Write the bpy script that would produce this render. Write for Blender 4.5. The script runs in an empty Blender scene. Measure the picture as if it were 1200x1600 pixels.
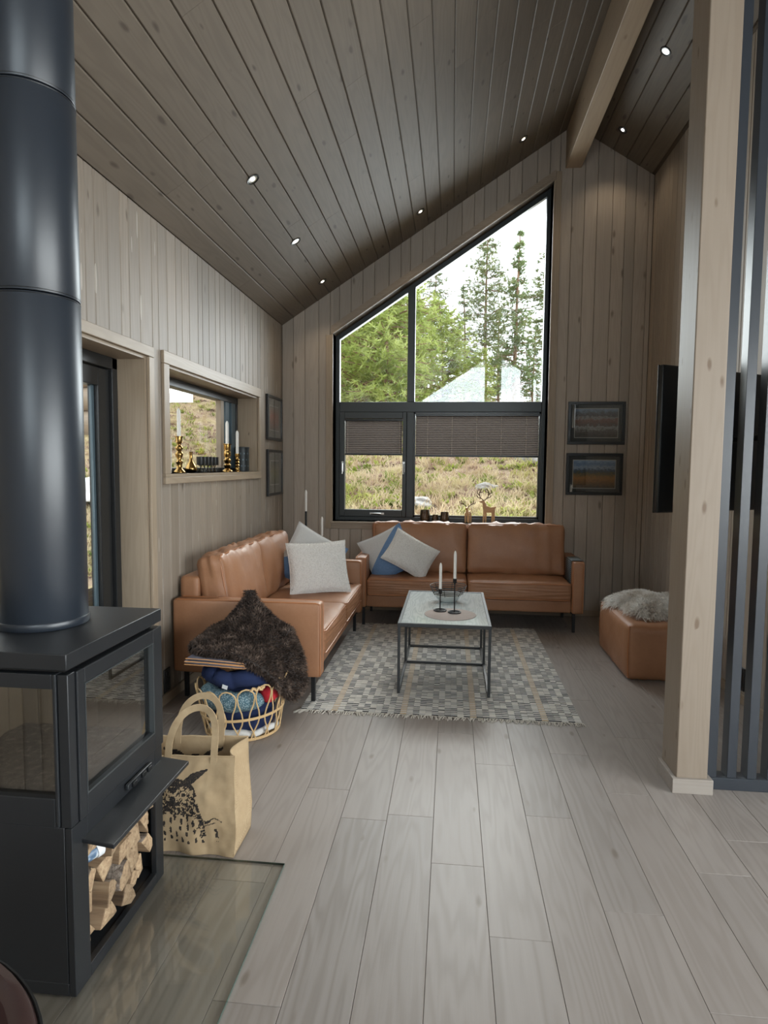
import bpy, bmesh, math, random
from mathutils import Vector, Matrix, noise
random.seed(11)
SC = bpy.context.scene
COL = SC.collection
PI = math.pi

# ------------------------------------------------------------------ camera
FPX = 982.0
def _n(v):
    v = Vector(v); v.normalize(); return v
_yd = _n((706-600, 729-800, FPX))              # room depth direction seen by the lens (x right, y down, z forward)
_zu = -_n((480-600, 14200-800, FPX))
_zu = _n(_zu - _yd*_zu.dot(_yd))
_xd = _yd.cross(_zu)
cam_d = bpy.data.cameras.new('camera'); cam = bpy.data.objects.new('camera', cam_d); COL.objects.link(cam)
cam_d.sensor_fit = 'VERTICAL'; cam_d.sensor_height = 36.0; cam_d.lens = FPX/1600*36.0
cam_d.clip_start = 0.05; cam_d.clip_end = 400
cam.matrix_world = Matrix(((_xd.x, -_xd.y, -_xd.z, 0), (_yd.x, -_yd.y, -_yd.z, 0), (_zu.x, -_zu.y, -_zu.z, 1.5), (0, 0, 0, 1)))
SC.camera = cam

# ------------------------------------------------------------------ world, daylight, exposure
W_STRENGTH = 1.4
world = bpy.data.worlds.new('overcast_sky'); SC.world = world; world.use_nodes = True
_bg = world.node_tree.nodes['Background']
_bg.inputs[0].default_value = (0.90, 0.95, 1.0, 1); _bg.inputs[1].default_value = W_STRENGTH
def area_light(name, loc, rot, sx, sy, power, col):
    d = bpy.data.lights.new(name, 'AREA'); d.shape = 'RECTANGLE'; d.size = sx; d.size_y = sy
    d.energy = power; d.color = col
    o = bpy.data.objects.new(name, d); COL.objects.link(o); o.location = loc; o.rotation_euler = rot
    return o
# daylight entering by the tall rear glazing, an added kitchen-side window, the gable window and the terrace door
area_light('daylight_rear_glazing', (0.75, -4.6, 3.3), (PI/2, 0, 0), 3.2, 1.9, 85, (0.82, 0.92, 1.0))
area_light('kitchen_side_fill', (4.35, -0.9, 1.65), (PI/2-0.20, 0, PI/2), 6.0, 2.2, 235, (0.95, 0.975, 1.0))  # added fill lamp outside an unseen window, brightens the room
area_light('daylight_gable_window', (-0.1, 7.8, 3.2), (-PI/2+0.50, 0, 0), 2.2, 2.4, 85, (0.90, 0.96, 1.0))
sun_d = bpy.data.lights.new('hazy_sun', 'SUN'); sun_d.energy = 1.2; sun_d.angle = math.radians(25); sun_d.color = (1.0, 0.95, 0.86)
sun = bpy.data.objects.new('hazy_sun', sun_d); COL.objects.link(sun)
sun.rotation_euler = Vector((0.32, 1.0, 0.75)).to_track_quat('Z', 'Y').to_euler()
SC.view_settings.view_transform = 'Standard'; SC.view_settings.look = 'None'
SC.view_settings.gamma = 1.0; SC.view_settings.use_curve_mapping = False
SC.view_settings.exposure = 1.13
try:
    SC.cycles.max_bounces = 6; SC.cycles.diffuse_bounces = 4; SC.cycles.glossy_bounces = 3; SC.cycles.transparent_max_bounces = 16
    SC.cycles.use_adaptive_sampling = True; SC.cycles.adaptive_threshold = 0.05
    SC.cycles.use_denoising = True; SC.cycles.sample_clamp_indirect = 6.0
    SC.cycles.caustics_reflective = False; SC.cycles.caustics_refractive = False
except Exception:
    pass

# ------------------------------------------------------------------ helpers: tagging
def tag(o, label=None, cat=None, group=None, kind=None):
    if label: o['label'] = label
    if cat: o['category'] = cat
    if group: o['group'] = group
    if kind: o['kind'] = kind
    return o
def empty(name, loc=(0, 0, 0), rz=0.0, parent=None):
    o = bpy.data.objects.new(name, None); COL.objects.link(o)
    o.location = loc; o.rotation_euler = (0, 0, rz); o.empty_display_size = 0.1
    if parent: o.parent = parent
    return o
def thing(name, label, cat, loc=(0, 0, 0), rz=0.0, group=None):
    return tag(empty(name, loc, rz), label, cat, group)
def link(name, me, parent=None, loc=None, rot=None):
    o = bpy.data.objects.new(name, me); COL.objects.link(o)
    if parent: o.parent = parent
    if loc: o.location = loc
    if rot: o.rotation_euler = rot
    return o
def copy_tree(o, parent=None):
    c = o.copy(); COL.objects.link(c); c.parent = parent
    for ch in [q for q in bpy.data.objects if q.parent == o]:
        copy_tree(ch, c)
    return c

# ------------------------------------------------------------------ helpers: meshes
class MB:
    def __init__(s): s.v = []; s.f = []; s.m = []; s.mi = 0
    def add(s, vs, fs):
        b = len(s.v); s.v += [tuple(p) for p in vs]
        for f in fs: s.f.append(tuple(b+i for i in f)); s.m.append(s.mi)
        return s
    def box(s, x0, x1, y0, y1, z0, z1):
        return s.hexa([(x0,y0,z0),(x1,y0,z0),(x1,y1,z0),(x0,y1,z0),(x0,y0,z1),(x1,y0,z1),(x1,y1,z1),(x0,y1,z1)])
    def hexa(s, v):
        return s.add(v, [(3,2,1,0),(4,5,6,7),(0,1,5,4),(1,2,6,5),(2,3,7,6),(3,0,4,7)])
    def prism(s, poly, ext, fn):
        """poly: 2-D outline, ext: (d0, d1), fn(a, b, d) -> xyz"""
        n = len(poly); v = [fn(a, b, ext[0]) for a, b in poly] + [fn(a, b, ext[1]) for a, b in poly]
        return s.add(v, [tuple(range(n-1, -1, -1)), tuple(range(n, 2*n))] + [(i, (i+1) % n, n+(i+1) % n, n+i) for i in range(n)])
    def tube(s, pts, r, n=8, closed=False, caps=True):
        pts = [Vector(p) for p in pts]; k = len(pts)
        rs = r if isinstance(r, (list, tuple)) else [r]*k
        up = None; vs = []
        for i, p in enumerate(pts):
            if closed: t = pts[(i+1) % k]-pts[i-1]
            else: t = pts[min(i+1, k-1)]-pts[max(i-1, 0)]
            if t.length < 1e-9: t = Vector((0, 0, 1))
            t.normalize()
            if up is None:
                up = Vector((0, 0, 1)) if abs(t.z) < 0.9 else Vector((1, 0, 0))
            a = up - t*up.dot(t)
            if a.length < 1e-6: a = t.orthogonal()
            a.normalize(); up = a; b = t.cross(a)
            for j in range(n):
                an = 2*PI*j/n
                vs.append(p + (a*math.cos(an)+b*math.sin(an))*rs[i])
        fs = []
        for i in range(k if closed else k-1):
            for j in range(n):
                i2 = (i+1) % k
                fs.append((i*n+j, i*n+(j+1) % n, i2*n+(j+1) % n, i2*n+j))
        if caps and not closed:
            fs.append(tuple(range(n-1, -1, -1))); fs.append(tuple((k-1)*n+j for j in range(n)))
        return s.add(vs, fs)
    def lathe(s, prof, n=24, c=(0, 0, 0), caps=True):
        vs = []; k = len(prof)
        for r, z in prof:
            for j in range(n):
                a = 2*PI*j/n
                vs.append((c[0]+r*math.cos(a), c[1]+r*math.sin(a), c[2]+z))
        fs = [(i*n+j, i*n+(j+1) % n, (i+1)*n+(j+1) % n, (i+1)*n+j) for i in range(k-1) for j in range(n)]
        if caps:
            fs.append(tuple(range(n-1, -1, -1))); fs.append(tuple((k-1)*n+j for j in range(n)))
        return s.add(vs, fs)
    def mesh(s, name, mats, smooth=False, angle=40):
        me = bpy.data.meshes.new(name); me.from_pydata(s.v, [], s.f)
        if not isinstance(mats, (list, tuple)): mats = [mats]
        for m in mats: me.materials.append(m)
        if len(mats) > 1: me.polygons.foreach_set('material_index', s.m)
        if smooth: shade(me, angle)
        me.update(); return me
    def build(s, name, mats, parent=None, smooth=False, bevel=0, seg=2, loc=None, rot=None, angle=40):
        o = link(name, s.mesh(name, mats, smooth, angle), parent, loc, rot)
        if bevel:
            md = o.modifiers.new('bevel', 'BEVEL'); md.width = bevel; md.segments = seg; md.limit_method = 'ANGLE'; md.angle_limit = 0.6
        return o
def shade(me, angle=40):
    bm = bmesh.new(); bm.from_mesh(me)
    for f in bm.faces: f.smooth = True
    lim = math.radians(angle)
    for e in bm.edges:
        if len(e.link_faces) == 2 and e.calc_face_angle(0) > lim: e.smooth = False
    bm.to_mesh(me); bm.free()
def B(name, x0, x1, y0, y1, z0, z1, m, parent=None, bevel=0.0, seg=2):
    return MB().box(x0, x1, y0, y1, z0, z1).build(name, m, parent, smooth=bevel > 0, bevel=bevel, seg=seg)

def softbox(sx, sy, sz, r, bulge=(0, 0, 0), n=8, disp=None):
    """closed rounded box centred on the origin, faces bulged outwards"""
    h = (sx/2, sy/2, sz/2); r = min(r, min(h)*0.98)
    def ts(hh):
        a = [-hh, -hh+0.12*r, -hh+0.35*r, -hh+r]
        inner = [-(hh-r)+2*(hh-r)*i/n for i in range(1, n)]
        return a+inner+[hh-r, hh-0.35*r, hh-0.12*r, hh]
    T = [ts(q) for q in h]; idx = {}; vs = []; fs = []
    def vid(i, j, k):
        key = (i, j, k)
        if key in idx: return idx[key]
        q = Vector((T[0][i], T[1][j], T[2][k]))
        inn = Vector([max(-(h[a]-r), min(h[a]-r, q[a])) for a in range(3)])
        d = q-inn
        if d.length > 1e-9: d = d.normalized()*r
        p = inn+d; u = [p[a]/h[a] for a in range(3)]
        for a in range(3):
            b, c = (a+1) % 3, (a+2) % 3
            p[a] += bulge[a]*u[a]*max(0, 1-u[b]**2)*max(0, 1-u[c]**2)
        if disp: p = disp(p, u)
        idx[key] = len(vs); vs.append(p); return idx[key]
    N = [len(t)-1 for t in T]
    for a in range(3):
        b, c = (a+1) % 3, (a+2) % 3
        for side in (0, N[a]):
            for i in range(N[b]):
                for j in range(N[c]):
                    q = []
                    for di, dj in ((0, 0), (1, 0), (1, 1), (0, 1)):
                        k = [0, 0, 0]; k[a] = side; k[b] = i+di; k[c] = j+dj; q.append(vid(*k))
                    fs.append(tuple(q) if side else tuple(q[::-1]))
    return vs, fs
def soft(name, size, r, m, parent=None, loc=(0, 0, 0), rot=(0, 0, 0), bulge=(0, 0, 0), n=8, disp=None):
    v, f = softbox(*size, r, bulge, n, disp)
    return MB().add(v, f).build(name, m, parent, smooth=True, loc=loc, rot=rot, angle=180)

def blades(name, samples, m, parent=None, width=0.003, length=0.05, droop=0.4, jitter=0.6, rnd=random, curl=0.0):
    """fur: one tapering two-segment blade for each (point, normal)"""
    vs = []; fs = []
    for p, nr in samples:
        p = Vector(p); nr = Vector(nr)
        d = (nr + Vector((rnd.uniform(-1, 1), rnd.uniform(-1, 1), rnd.uniform(-1, 1)))*jitter).normalized()
        L = length*rnd.uniform(0.6, 1.2); sd = d.orthogonal().normalized()
        sd = (Matrix.Rotation(rnd.uniform(0, PI), 3, d) @ sd)*width*rnd.uniform(0.6, 1.2)
        mid = p+d*L*0.55; mid.z -= droop*L*0.15; cv = sd.normalized()*curl*L*rnd.uniform(-1, 1)
        tip = p+d*L+cv; tip.z -= droop*L*0.6
        b = len(vs); vs += [p-sd, p+sd, mid+sd*0.7, mid-sd*0.7, tip]
        fs += [(b, b+1, b+2, b+3), (b+3, b+2, b+4)]
    return MB().add(vs, fs).build(name, m, parent)
def sample_surface(me, count, rnd, mat=None, keep=None):
    polys = list(me.polygons); areas = [p.area for p in polys]
    out = []
    for p in rnd.choices(polys, areas, k=count):
        vs = [me.vertices[i].co for i in p.vertices]
        if len(vs) == 4 and rnd.random() < 0.5: vs = [vs[0], vs[2], vs[3]]
        a, b = rnd.random(), rnd.random()
        if a+b > 1: a, b = 1-a, 1-b
        q = vs[0]+(vs[1]-vs[0])*a+(vs[2]-vs[0])*b; nr = p.normal.copy()
        if keep and not keep(q, nr): continue
        out.append((q, nr))
    return out

# ------------------------------------------------------------------ helpers: materials
class NT:
    def __init__(s, name):
        s.m = bpy.data.materials.new(name); s.m.use_nodes = True; s.t = s.m.node_tree
        s.b = s.t.nodes['Principled BSDF']; s.out = s.t.nodes['Material Output']
    def n(s, kind, ins=None, **props):
        nd = s.t.nodes.new(kind)
        for k, v in props.items(): setattr(nd, k, v)
        for k, v in (ins or {}).items(): s.set(nd.inputs[k], v)
        return nd
    def set(s, sock, v):
        if hasattr(v, 'is_output') or isinstance(v, bpy.types.NodeSocket): s.t.links.new(v, sock)
        elif isinstance(v, (tuple, list)) and len(v) == 3 and sock.type == 'RGBA': sock.default_value = (*v, 1)
        else: sock.default_value = v
    def math(s, op, a, b=0.0, clamp=False):
        return s.n('ShaderNodeMath', {0: a, 1: b}, operation=op, use_clamp=clamp).outputs[0]
    def mix(s, f, a, b, bt='MIX'):
        nd = s.n('ShaderNodeMix', data_type='RGBA', blend_type=bt)
        s.set(nd.inputs[0], f); s.set(nd.inputs[6], a); s.set(nd.inputs[7], b); return nd.outputs[2]
    def ramp(s, f, stops, interp='LINEAR'):
        nd = s.n('ShaderNodeValToRGB', {0: f}); cr = nd.color_ramp; cr.interpolation = interp
        while len(cr.elements) < len(stops): cr.elements.new(0.5)
        for e, (p, c) in zip(cr.elements, stops):
            e.position = p; e.color = (*c, 1) if len(c) == 3 else c
        return nd.outputs[0]
    def coords(s, kind='Object', scale=(1, 1, 1), rand=0.0):
        v = s.n('ShaderNodeTexCoord').outputs[kind]
        if rand:
            r = s.n('ShaderNodeObjectInfo').outputs['Random']
            off = s.n('ShaderNodeCombineXYZ', {0: s.math('MULTIPLY', r, rand), 1: s.math('MULTIPLY', r, rand*0.77), 2: s.math('MULTIPLY', r, rand*1.31)}).outputs[0]
            v = s.n('ShaderNodeVectorMath', {0: v, 1: off}, operation='ADD').outputs[0]
        return s.n('ShaderNodeMapping', {'Vector': v, 'Scale': scale}).outputs[0]
    def noise(s, vec, scale, detail=4.0, rough=0.55, dist=0.0):
        return s.n('ShaderNodeTexNoise', {'Vector': vec, 'Scale': scale, 'Detail': detail, 'Roughness': rough, 'Distortion': dist}).outputs[0]
    def bump(s, h, strength=0.2, dist=0.01):
        s.t.links.new(s.n('ShaderNodeBump', {'Height': h, 'Strength': strength, 'Distance': dist}).outputs[0], s.b.inputs['Normal'])
    def fin(s, col=None, rough=None, metal=None, spec=None):
        if col is not None: s.set(s.b.inputs['Base Color'], col)
        if rough is not None: s.set(s.b.inputs['Roughness'], rough)
        if metal is not None: s.set(s.b.inputs['Metallic'], metal)
        if spec is not None: s.set(s.b.inputs['Specular IOR Level'], spec)
        return s.m
def srgb(r, g, b):
    f = lambda c: (c/255/12.92) if c/255 <= 0.04045 else ((c/255+0.055)/1.055)**2.4
    return (f(r), f(g), f(b))
def plain(name, c, rough=0.5, metal=0.0, spec=0.5, var=0.06, vs=30, bump=0.0, bs=200, bd=0.002):
    t = NT(name); v = t.coords('Object', rand=3.0)
    n = t.noise(v, vs); lo = tuple(q*(1-var) for q in c); hi = tuple(min(1, q*(1+var)) for q in c)
    if bump: t.bump(t.noise(v, bs, 3), bump, bd)
    return t.fin(t.mix(n, lo, hi), rough, metal, spec)
def wood(name, base, dark, axis, knot=0.5, knotcol=None, rough=0.45, tone=0.12, grain=0.35, alt=None, spec=0.4, kscale=1.0, light=None, bump=0.12, ringk=0.55):
    t = NT(name); ai = 'XYZ'.index(axis)
    def sc(al, ac): q = [ac]*3; q[ai] = al; return tuple(q)
    fine = t.noise(t.coords('Object', sc(1.6, 60), 9.0), 1.0, 5, 0.6)
    lowv = t.noise(t.coords('Object', sc(0.42, 5.0), 9.0), 1.0, 3, 0.5, 0.15)
    ring = t.math('ABSOLUTE', t.math('SINE', t.math('MULTIPLY', lowv, 55.0)))
    ring = t.math('POWER', ring, 3.0)
    rnd = t.n('ShaderNodeObjectInfo').outputs['Random']
    c = t.mix(t.math('MULTIPLY', fine, grain), base, dark)
    c = t.mix(t.math('MULTIPLY', ring, grain*ringk), c, dark)
    if alt: c = t.mix(t.math('FRACT', t.math('MULTIPLY', rnd, 7.31)), c, t.mix(0.55, c, alt))
    val = t.math('ADD', 1-tone, t.math('MULTIPLY', rnd, 2*tone))
    c = t.mix(1.0, c, t.n('ShaderNodeCombineXYZ', {0: val, 1: val, 2: val}).outputs[0], 'MULTIPLY')
    kc = knotcol or tuple(q*0.55 for q in dark)
    vo = t.n('ShaderNodeTexVoronoi', {'Vector': t.n('ShaderNodeVectorMath', {0: t.coords('Object', sc(2.6*kscale, 7.5*kscale), 9.0), 1: t.n('ShaderNodeVectorMath', {0: t.n('ShaderNodeTexNoise', {'Vector': t.coords('Object', sc(9, 22), 9.0), 'Scale': 1.0}).outputs[1], 1: (0.16, 0.16, 0.16)}, operation='MULTIPLY').outputs[0]}, operation='ADD').outputs[0], 'Scale': 1.0})
    sep = t.n('ShaderNodeSeparateColor', {0: vo.outputs['Color']}).outputs
    on = t.math('GREATER_THAN', sep[0], 1-knot)
    size = t.math('ADD', 0.10, t.math('MULTIPLY', sep[1], 0.12))
    k = t.math('MULTIPLY', t.math('SUBTRACT', 1.0, t.math('DIVIDE', vo.outputs['Distance'], size), True), on)
    kk = t.math('MULTIPLY', t.math('MINIMUM', t.math('MULTIPLY', k, 1.8), 1.0), 0.75)
    c = t.mix(kk, c, kc)
    if light:
        vo2 = t.n('ShaderNodeTexVoronoi', {'Vector': t.coords('Object', sc(3.0, 26), 5.0), 'Scale': 1.0})
        s2 = t.n('ShaderNodeSeparateColor', {0: vo2.outputs['Color']}).outputs
        l = t.math('MULTIPLY', t.math('LESS_THAN', vo2.outputs['Distance'], 0.22), t.math('GREATER_THAN', s2[0], 0.72))
        c = t.mix(t.math('MULTIPLY', l, 0.5), c, light)
    if bump: t.bump(fine, bump, 0.004)
    return t.fin(c, rough, 0, spec)
def pane_fresnel(t, ior):
    # same reflectance from both sides of a pane
    bf = t.n('ShaderNodeNewGeometry').outputs['Backfacing']
    return t.n('ShaderNodeFresnel', {'IOR': t.math('ADD', ior, t.math('MULTIPLY', bf, 1.0/ior-ior))}).outputs[0]
def glass_mat(name, tint=(1, 1, 1), ior=1.5, rough=0.0, boost=1.0):
    t = NT(name); t.t.nodes.remove(t.b)
    fr = pane_fresnel(t, ior)
    tr = t.n('ShaderNodeBsdfTransparent', {0: tint}).outputs[0]
    gl = t.n('ShaderNodeBsdfGlossy', {'Color': (1, 1, 1), 'Roughness': rough}).outputs[0]
    mx = t.n('ShaderNodeMixShader', {0: t.math('MULTIPLY', fr, boost, True), 1: tr, 2: gl}).outputs[0]
    t.t.links.new(mx, t.out.inputs['Surface']); return t.m
def emit(name, c, s):
    t = NT(name); t.set(t.b.inputs['Base Color'], c); t.set(t.b.inputs['Emission Color'], c); t.b.inputs['Emission Strength'].default_value = s
    return t.m

M = {}
M['floor'] = wood('oiled_pine_floor', srgb(150, 143, 138), srgb(114, 106, 99), 'Y', 0.26, srgb(110, 98, 88), rough=0.42, tone=0.05, grain=0.38, alt=srgb(150, 140, 133), ringk=1.1, spec=0.36, kscale=1.7)
M['wall'] = wood('greyed_pine_wall', srgb(154, 142, 128), srgb(114, 102, 89), 'Z', 0.22, srgb(92, 79, 66), rough=0.5, tone=0.14, grain=0.55, alt=srgb(138, 129, 119), light=srgb(196, 188, 176), kscale=1.5)
M['wall_b'] = wood('glare_lightened_pine_wall', srgb(176, 164, 151), srgb(140, 128, 115), 'Z', 0.26, srgb(104, 92, 80), rough=0.55, tone=0.08, grain=0.4, alt=srgb(152, 143, 133), kscale=1.4)  # same wood as the left wall, base lightened to stand in for glare
M['ceil'] = wood('greyed_pine_ceiling', srgb(119, 109, 97), srgb(88, 79, 69), 'Y', 0.8, srgb(70, 61, 52), rough=0.6, tone=0.06, grain=0.4, kscale=1.5)
M['trim'] = wood('oiled_pine_trim_y', srgb(164, 148, 128), srgb(124, 108, 90), 'Y', 0.06, rough=0.45, tone=0.05, grain=0.4, kscale=1.6)
M['trimz'] = wood('oiled_pine_trim_z', srgb(164, 148, 128), srgb(124, 108, 90), 'Z', 0.06, rough=0.45, tone=0.07, grain=0.4, kscale=1.6)
M['trimx'] = wood('oiled_pine_trim_x', srgb(160, 146, 130), srgb(124, 110, 94), 'X', 0.06, rough=0.45, tone=0.05, grain=0.4, kscale=1.6)
M['post'] = wood('oiled_glulam_post', srgb(146, 133, 119), srgb(122, 107, 91), 'Z', 0.5, srgb(96, 74, 54), rough=0.5, tone=0.03, grain=0.35, kscale=2.1)
M['plinth'] = wood('greyed_pine_plinth', srgb(160, 152, 144), srgb(128, 118, 108), 'X', 0.0, tone=0.02)
M['beam'] = wood('oiled_glulam_beam', srgb(178, 160, 138), srgb(142, 122, 100), 'Y', 0.22, srgb(118, 94, 72), rough=0.5, tone=0.03, grain=0.3, kscale=1.8)
M['back'] = plain('wall_backing', srgb(96, 84, 72), 0.8)
M['frame'] = plain('anthracite_window_paint', srgb(52, 57, 58), 0.38, var=0.03)
M['framed'] = plain('black_door_paint', srgb(34, 35, 36), 0.32, var=0.03)
M['rail'] = plain('grey_blue_sliding_rail', srgb(84, 100, 108), 0.35, 0.2)
M['glass'] = glass_mat('window_glass', (0.97, 0.985, 0.98), 1.5)
M['stoveglass'] = glass_mat('stove_glass', (0.66, 0.64, 0.60), 1.7, 0.0, 2.2)
M['steel'] = plain('matt_black_stove_steel', srgb(32, 34, 37), 0.42, 0.0, 0.5, var=0.05, bump=0.03, bs=900, bd=0.0005)
M['flue'] = plain('satin_black_flue_paint', srgb(36, 42, 50), 0.36, 0.0, 0.6, var=0.03)
M['black'] = plain('black_metal', srgb(26, 27, 28), 0.4, 0.3, var=0.05)
M['chrome'] = plain('brushed_nickel', srgb(205, 205, 203), 0.28, 1.0, var=0.03)
M['slat'] = plain('blue_black_slat_paint', srgb(44, 49, 56), 0.3, 0.0, 0.6, var=0.05)
# ================================================================== the room
XL, YB, XRW, ZE, SL, XR = -1.765, 6.45, 1.88, 2.935, 0.642, 1.11
ZR = ZE+SL*(XR-XL)
XE, YREAR = 3.985, -4.3
def ceil_z(x): return ZE+SL*(x-XL) if x <= XR else ZR-SL*(x-XR)
rb = random.Random(5)

def strip_board(name, a, b, la, lb, ha, hb, fn, m, parent, th=0.018, ch=0.004, ca=True, cb=True):
    """one board: columns a..b, low edge la..lb, high edge ha..hb; fn(u, v, depth) -> xyz, depth 0 = visible face"""
    g = 0.0012
    a0, b0 = (a+g if ca else a), (b-g if cb else b)
    fa, fb = (a0+ch if ca else a0), (b0-ch if cb else b0)
    t = lambda x, p, q: p+(q-p)*(x-a)/(b-a)
    P = []
    for (p, q, d) in ((fa, fb, 0.0), (a0, b0, ch), (a0, b0, th)):
        P += [fn(p, t(p, la, lb), d), fn(q, t(q, la, lb), d), fn(q, t(q, ha, hb), d), fn(p, t(p, ha, hb), d)]
    F = [(0, 1, 2, 3)]
    for k in (0, 4):
        for i in range(4):
            j = (i+1) % 4; F.append((k+i, k+4+i, k+4+j, k+j))
    return MB().add(P, F).build(name, m, parent)

# ---- floor
floor = tag(B('floor', -2.0, 4.2, -4.5, 6.7, -0.25, -0.018, M['back']), 'pale greyish oiled pine plank floor', kind='structure')
PWID = 0.197
fx0 = -0.053-PWID*9
fm_cache = {}
def plank(x0, x1, y0, y1):
    g = 0.0005; c = 0.0013
    w, l = x1-x0, y1-y0
    key = (round(w, 3), round(l, 3))
    if key not in fm_cache:
        P = []
        for (i, z) in ((c+g, 0.0), (g, -c), (g, -0.017)):
            P += [(i-w/2, i-l/2, z), (w/2-i, i-l/2, z), (w/2-i, l/2-i, z), (i-w/2, l/2-i, z)]
        F = [(0, 1, 2, 3)] + [(k+i, k+4+i, k+4+(i+1) % 4, k+(i+1) % 4) for k in (0, 4) for i in range(4)]
        fm_cache[key] = MB().add(P, F).mesh('plank', M['floor'])
    return link('plank', fm_cache[key], floor, ((x0+x1)/2, (y0+y1)/2, 0))
known = {7: 2.55, 8: 2.6, 9: 2.288, 10: 1.935, 11: 2.663, 12: 2.1, 13: 2.9}
for c in range(0, 31):
    xa = fx0+c*PWID; xb = xa+PWID
    xa, xb = max(xa, XL), min(xb, XE)
    if xb-xa < 0.03: continue
    L = 1.18; y = known.get(c, 1.4+rb.choice([0, 0.2, 0.45, 0.7, 0.95]))
    while y > 0.3: y -= L
    if xb > 1.95:
        ys = [y, y+L, y+2*L, 3.1]
        ys = [q for q in ys if q <= 3.1]
    else:
        ys = [y]
        while ys[-1]+L < YB-0.05: ys.append(ys[-1]+L)
        ys.append(YB)
    for p, q in zip(ys, ys[1:]):
        if q-p > 0.04: plank(xa, xb, p, q)
tag(B('floor_extension', -1.765, 3.985, -4.3, -0.9, -0.016, -0.001, M['floor'], floor), kind=None)

# ---- ceiling: two slopes of boards
cl = MB(); cr = MB()
e0, e1, th = -4.6, 7.7, 0.20
def slab(mb, xa, xb, y0, y1, off, t):
    za, zb = ceil_z(xa)+off, ceil_z(xb)+off
    mb.hexa([(xa, y0, za), (xb, y0, zb), (xb, y1, zb), (xa, y1, za), (xa, y0, za+t), (xb, y0, zb+t), (xb, y1, zb+t), (xa, y1, za+t)])
slab(cl, XL-0.55, XR, e0, e1, 0.022, th); slab(cr, XR, XE+0.55, e0, e1, 0.022, th)
ceil_l = tag(cl.build('ceiling', M['back']), 'greyed pine board ceiling rising from the left wall to the ridge', kind='structure')
ceil_r = tag(cr.build('ceiling_right', M['back']), 'greyed pine board ceiling right of the ridge beam', kind='structure')
nx = 1/math.hypot(1, SL)
def cfn_l(u, v, d): return (u-SL*nx*d, v, ZE+SL*(u-XL)+nx*d)
def cfn_r(u, v, d): return (u+SL*nx*d, v, ZR-SL*(u-XR)+nx*d)
BW = 0.148*nx
k = 0; x = XL
while x < XR-0.01:
    xb = min(x+BW, XR); ys = [-4.3]
    y = -0.8+rb.uniform(0, 2.6)
    while y < YB-0.4: ys.append(y); y += rb.uniform(2.0, 3.8)
    ys.append(YB)
    for p, q in zip(ys, ys[1:]): strip_board('board', x, xb, p+0.0008, p+0.0008, q-0.0008, q-0.0008, cfn_l, M['ceil'], ceil_l, ch=0.005)
    x = xb
x = XR
while x < XE-0.01:
    xb = min(x+BW, XE); yl = YB if xb < XRW+0.1 else 3.1
    ys = [-4.3, 1.1+rb.uniform(0, 1.6), yl]
    for p, q in zip(ys, ys[1:]): strip_board('board', x, xb, p+0.0008, p+0.0008, q-0.0008, q-0.0008, cfn_r, M['ceil'], ceil_r, ch=0.005)
    x = xb

# ---- left wall
DY0, DY1, DZ = 1.60, 3.513, 2.12                 # terrace door opening
WY0, WY1, WZ0, WZ1 = 3.775, 5.60, 1.439, 2.115   # sliding window opening
XO = -2.06
wl = MB()
for (y0, y1, z0, z1) in ((YREAR, DY0, -0.02, ZE+0.02), (DY0, DY1, DZ, ZE+0.02), (DY1, WY0, -0.02, ZE+0.02), (WY0, WY1, -0.02, WZ0), (WY0, WY1, WZ1, ZE+0.02), (WY1, 6.75, -0.02, ZE+0.02)):
    wl.box(XO, XL-0.019, y0, y1, z0, z1)
wall_left = tag(wl.build('wall_left', M['back']), 'greyed pine board wall with terrace door and sliding window', kind='structure')
def lfn(u, v, d): return (XL-d, u, v)
def hole_pieces(a, b, lo, hi, holes):
    """split the strip a..b at the hole edges; yields (a, b, list of (low, high))"""
    cuts = sorted({a, b, *[h for ho in holes for h in ho[:2] if a < h < b]})
    for p, q in zip(cuts, cuts[1:]):
        iv = [(lo, hi)]
        for (h0, h1, z0, z1) in holes:
            if h0 <= p+1e-6 and q <= h1+1e-6:
                nv = []
                for (l, h) in iv:
                    if z0 > l: nv.append((l, min(h, z0)))
                    if z1 < h: nv.append((max(l, z1), h))
                iv = nv
        yield p, q, iv
y = YREAR; wseq = [0.125, 0.09, 0.115, 0.145, 0.08, 0.12]; i = 0
while y < YB-0.005:
    w = wseq[i % 6]; i += 1; yb_ = min(y+w, YB)
    if YB-yb_ < 0.03: yb_ = YB
    for p, q, iv in hole_pieces(y, yb_, 0.0, ZE, [(DY0, DY1, -1, DZ), (WY0, WY1, WZ0, WZ1)]):
        for l, h in iv:
            strip_board('board', p, q, l, l, h, h, lfn, M['wall'], wall_left, ca=p == y, cb=q == yb_)
    y = yb_

# ---- gable wall with the big window
GX0, GX1, GZ0 = -1.23, 0.94, 0.92
def gtop(x): return 2.845+0.6585*(x-GX0)
def ycol(mb, a, b, la, lb, ha, hb, y0, y1):
    mb.hexa([(a, y0, la), (b, y0, lb), (b, y1, lb), (a, y1, la), (a, y0, ha), (b, y0, hb), (b, y1, hb), (a, y1, ha)])
YW0, YW1 = YB+0.019, 6.75
wb = MB()
ycol(wb, XO, GX0, -0.02, -0.02, ceil_z(XO), ceil_z(GX0), YW0, YW1)
ycol(wb, GX0, GX1, -0.02, -0.02, GZ0, GZ0, YW0, YW1)
ycol(wb, GX0, GX1, gtop(GX0), gtop(GX1), ceil_z(GX0), ceil_z(GX1), YW0, YW1)
ycol(wb, GX1, XR, -0.02, -0.02, ceil_z(GX1), ZR, YW0, YW1)
ycol(wb, XR, XE+0.2, -0.02, -0.02, ZR, ceil_z(XE+0.2), YW0, YW1)
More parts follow.
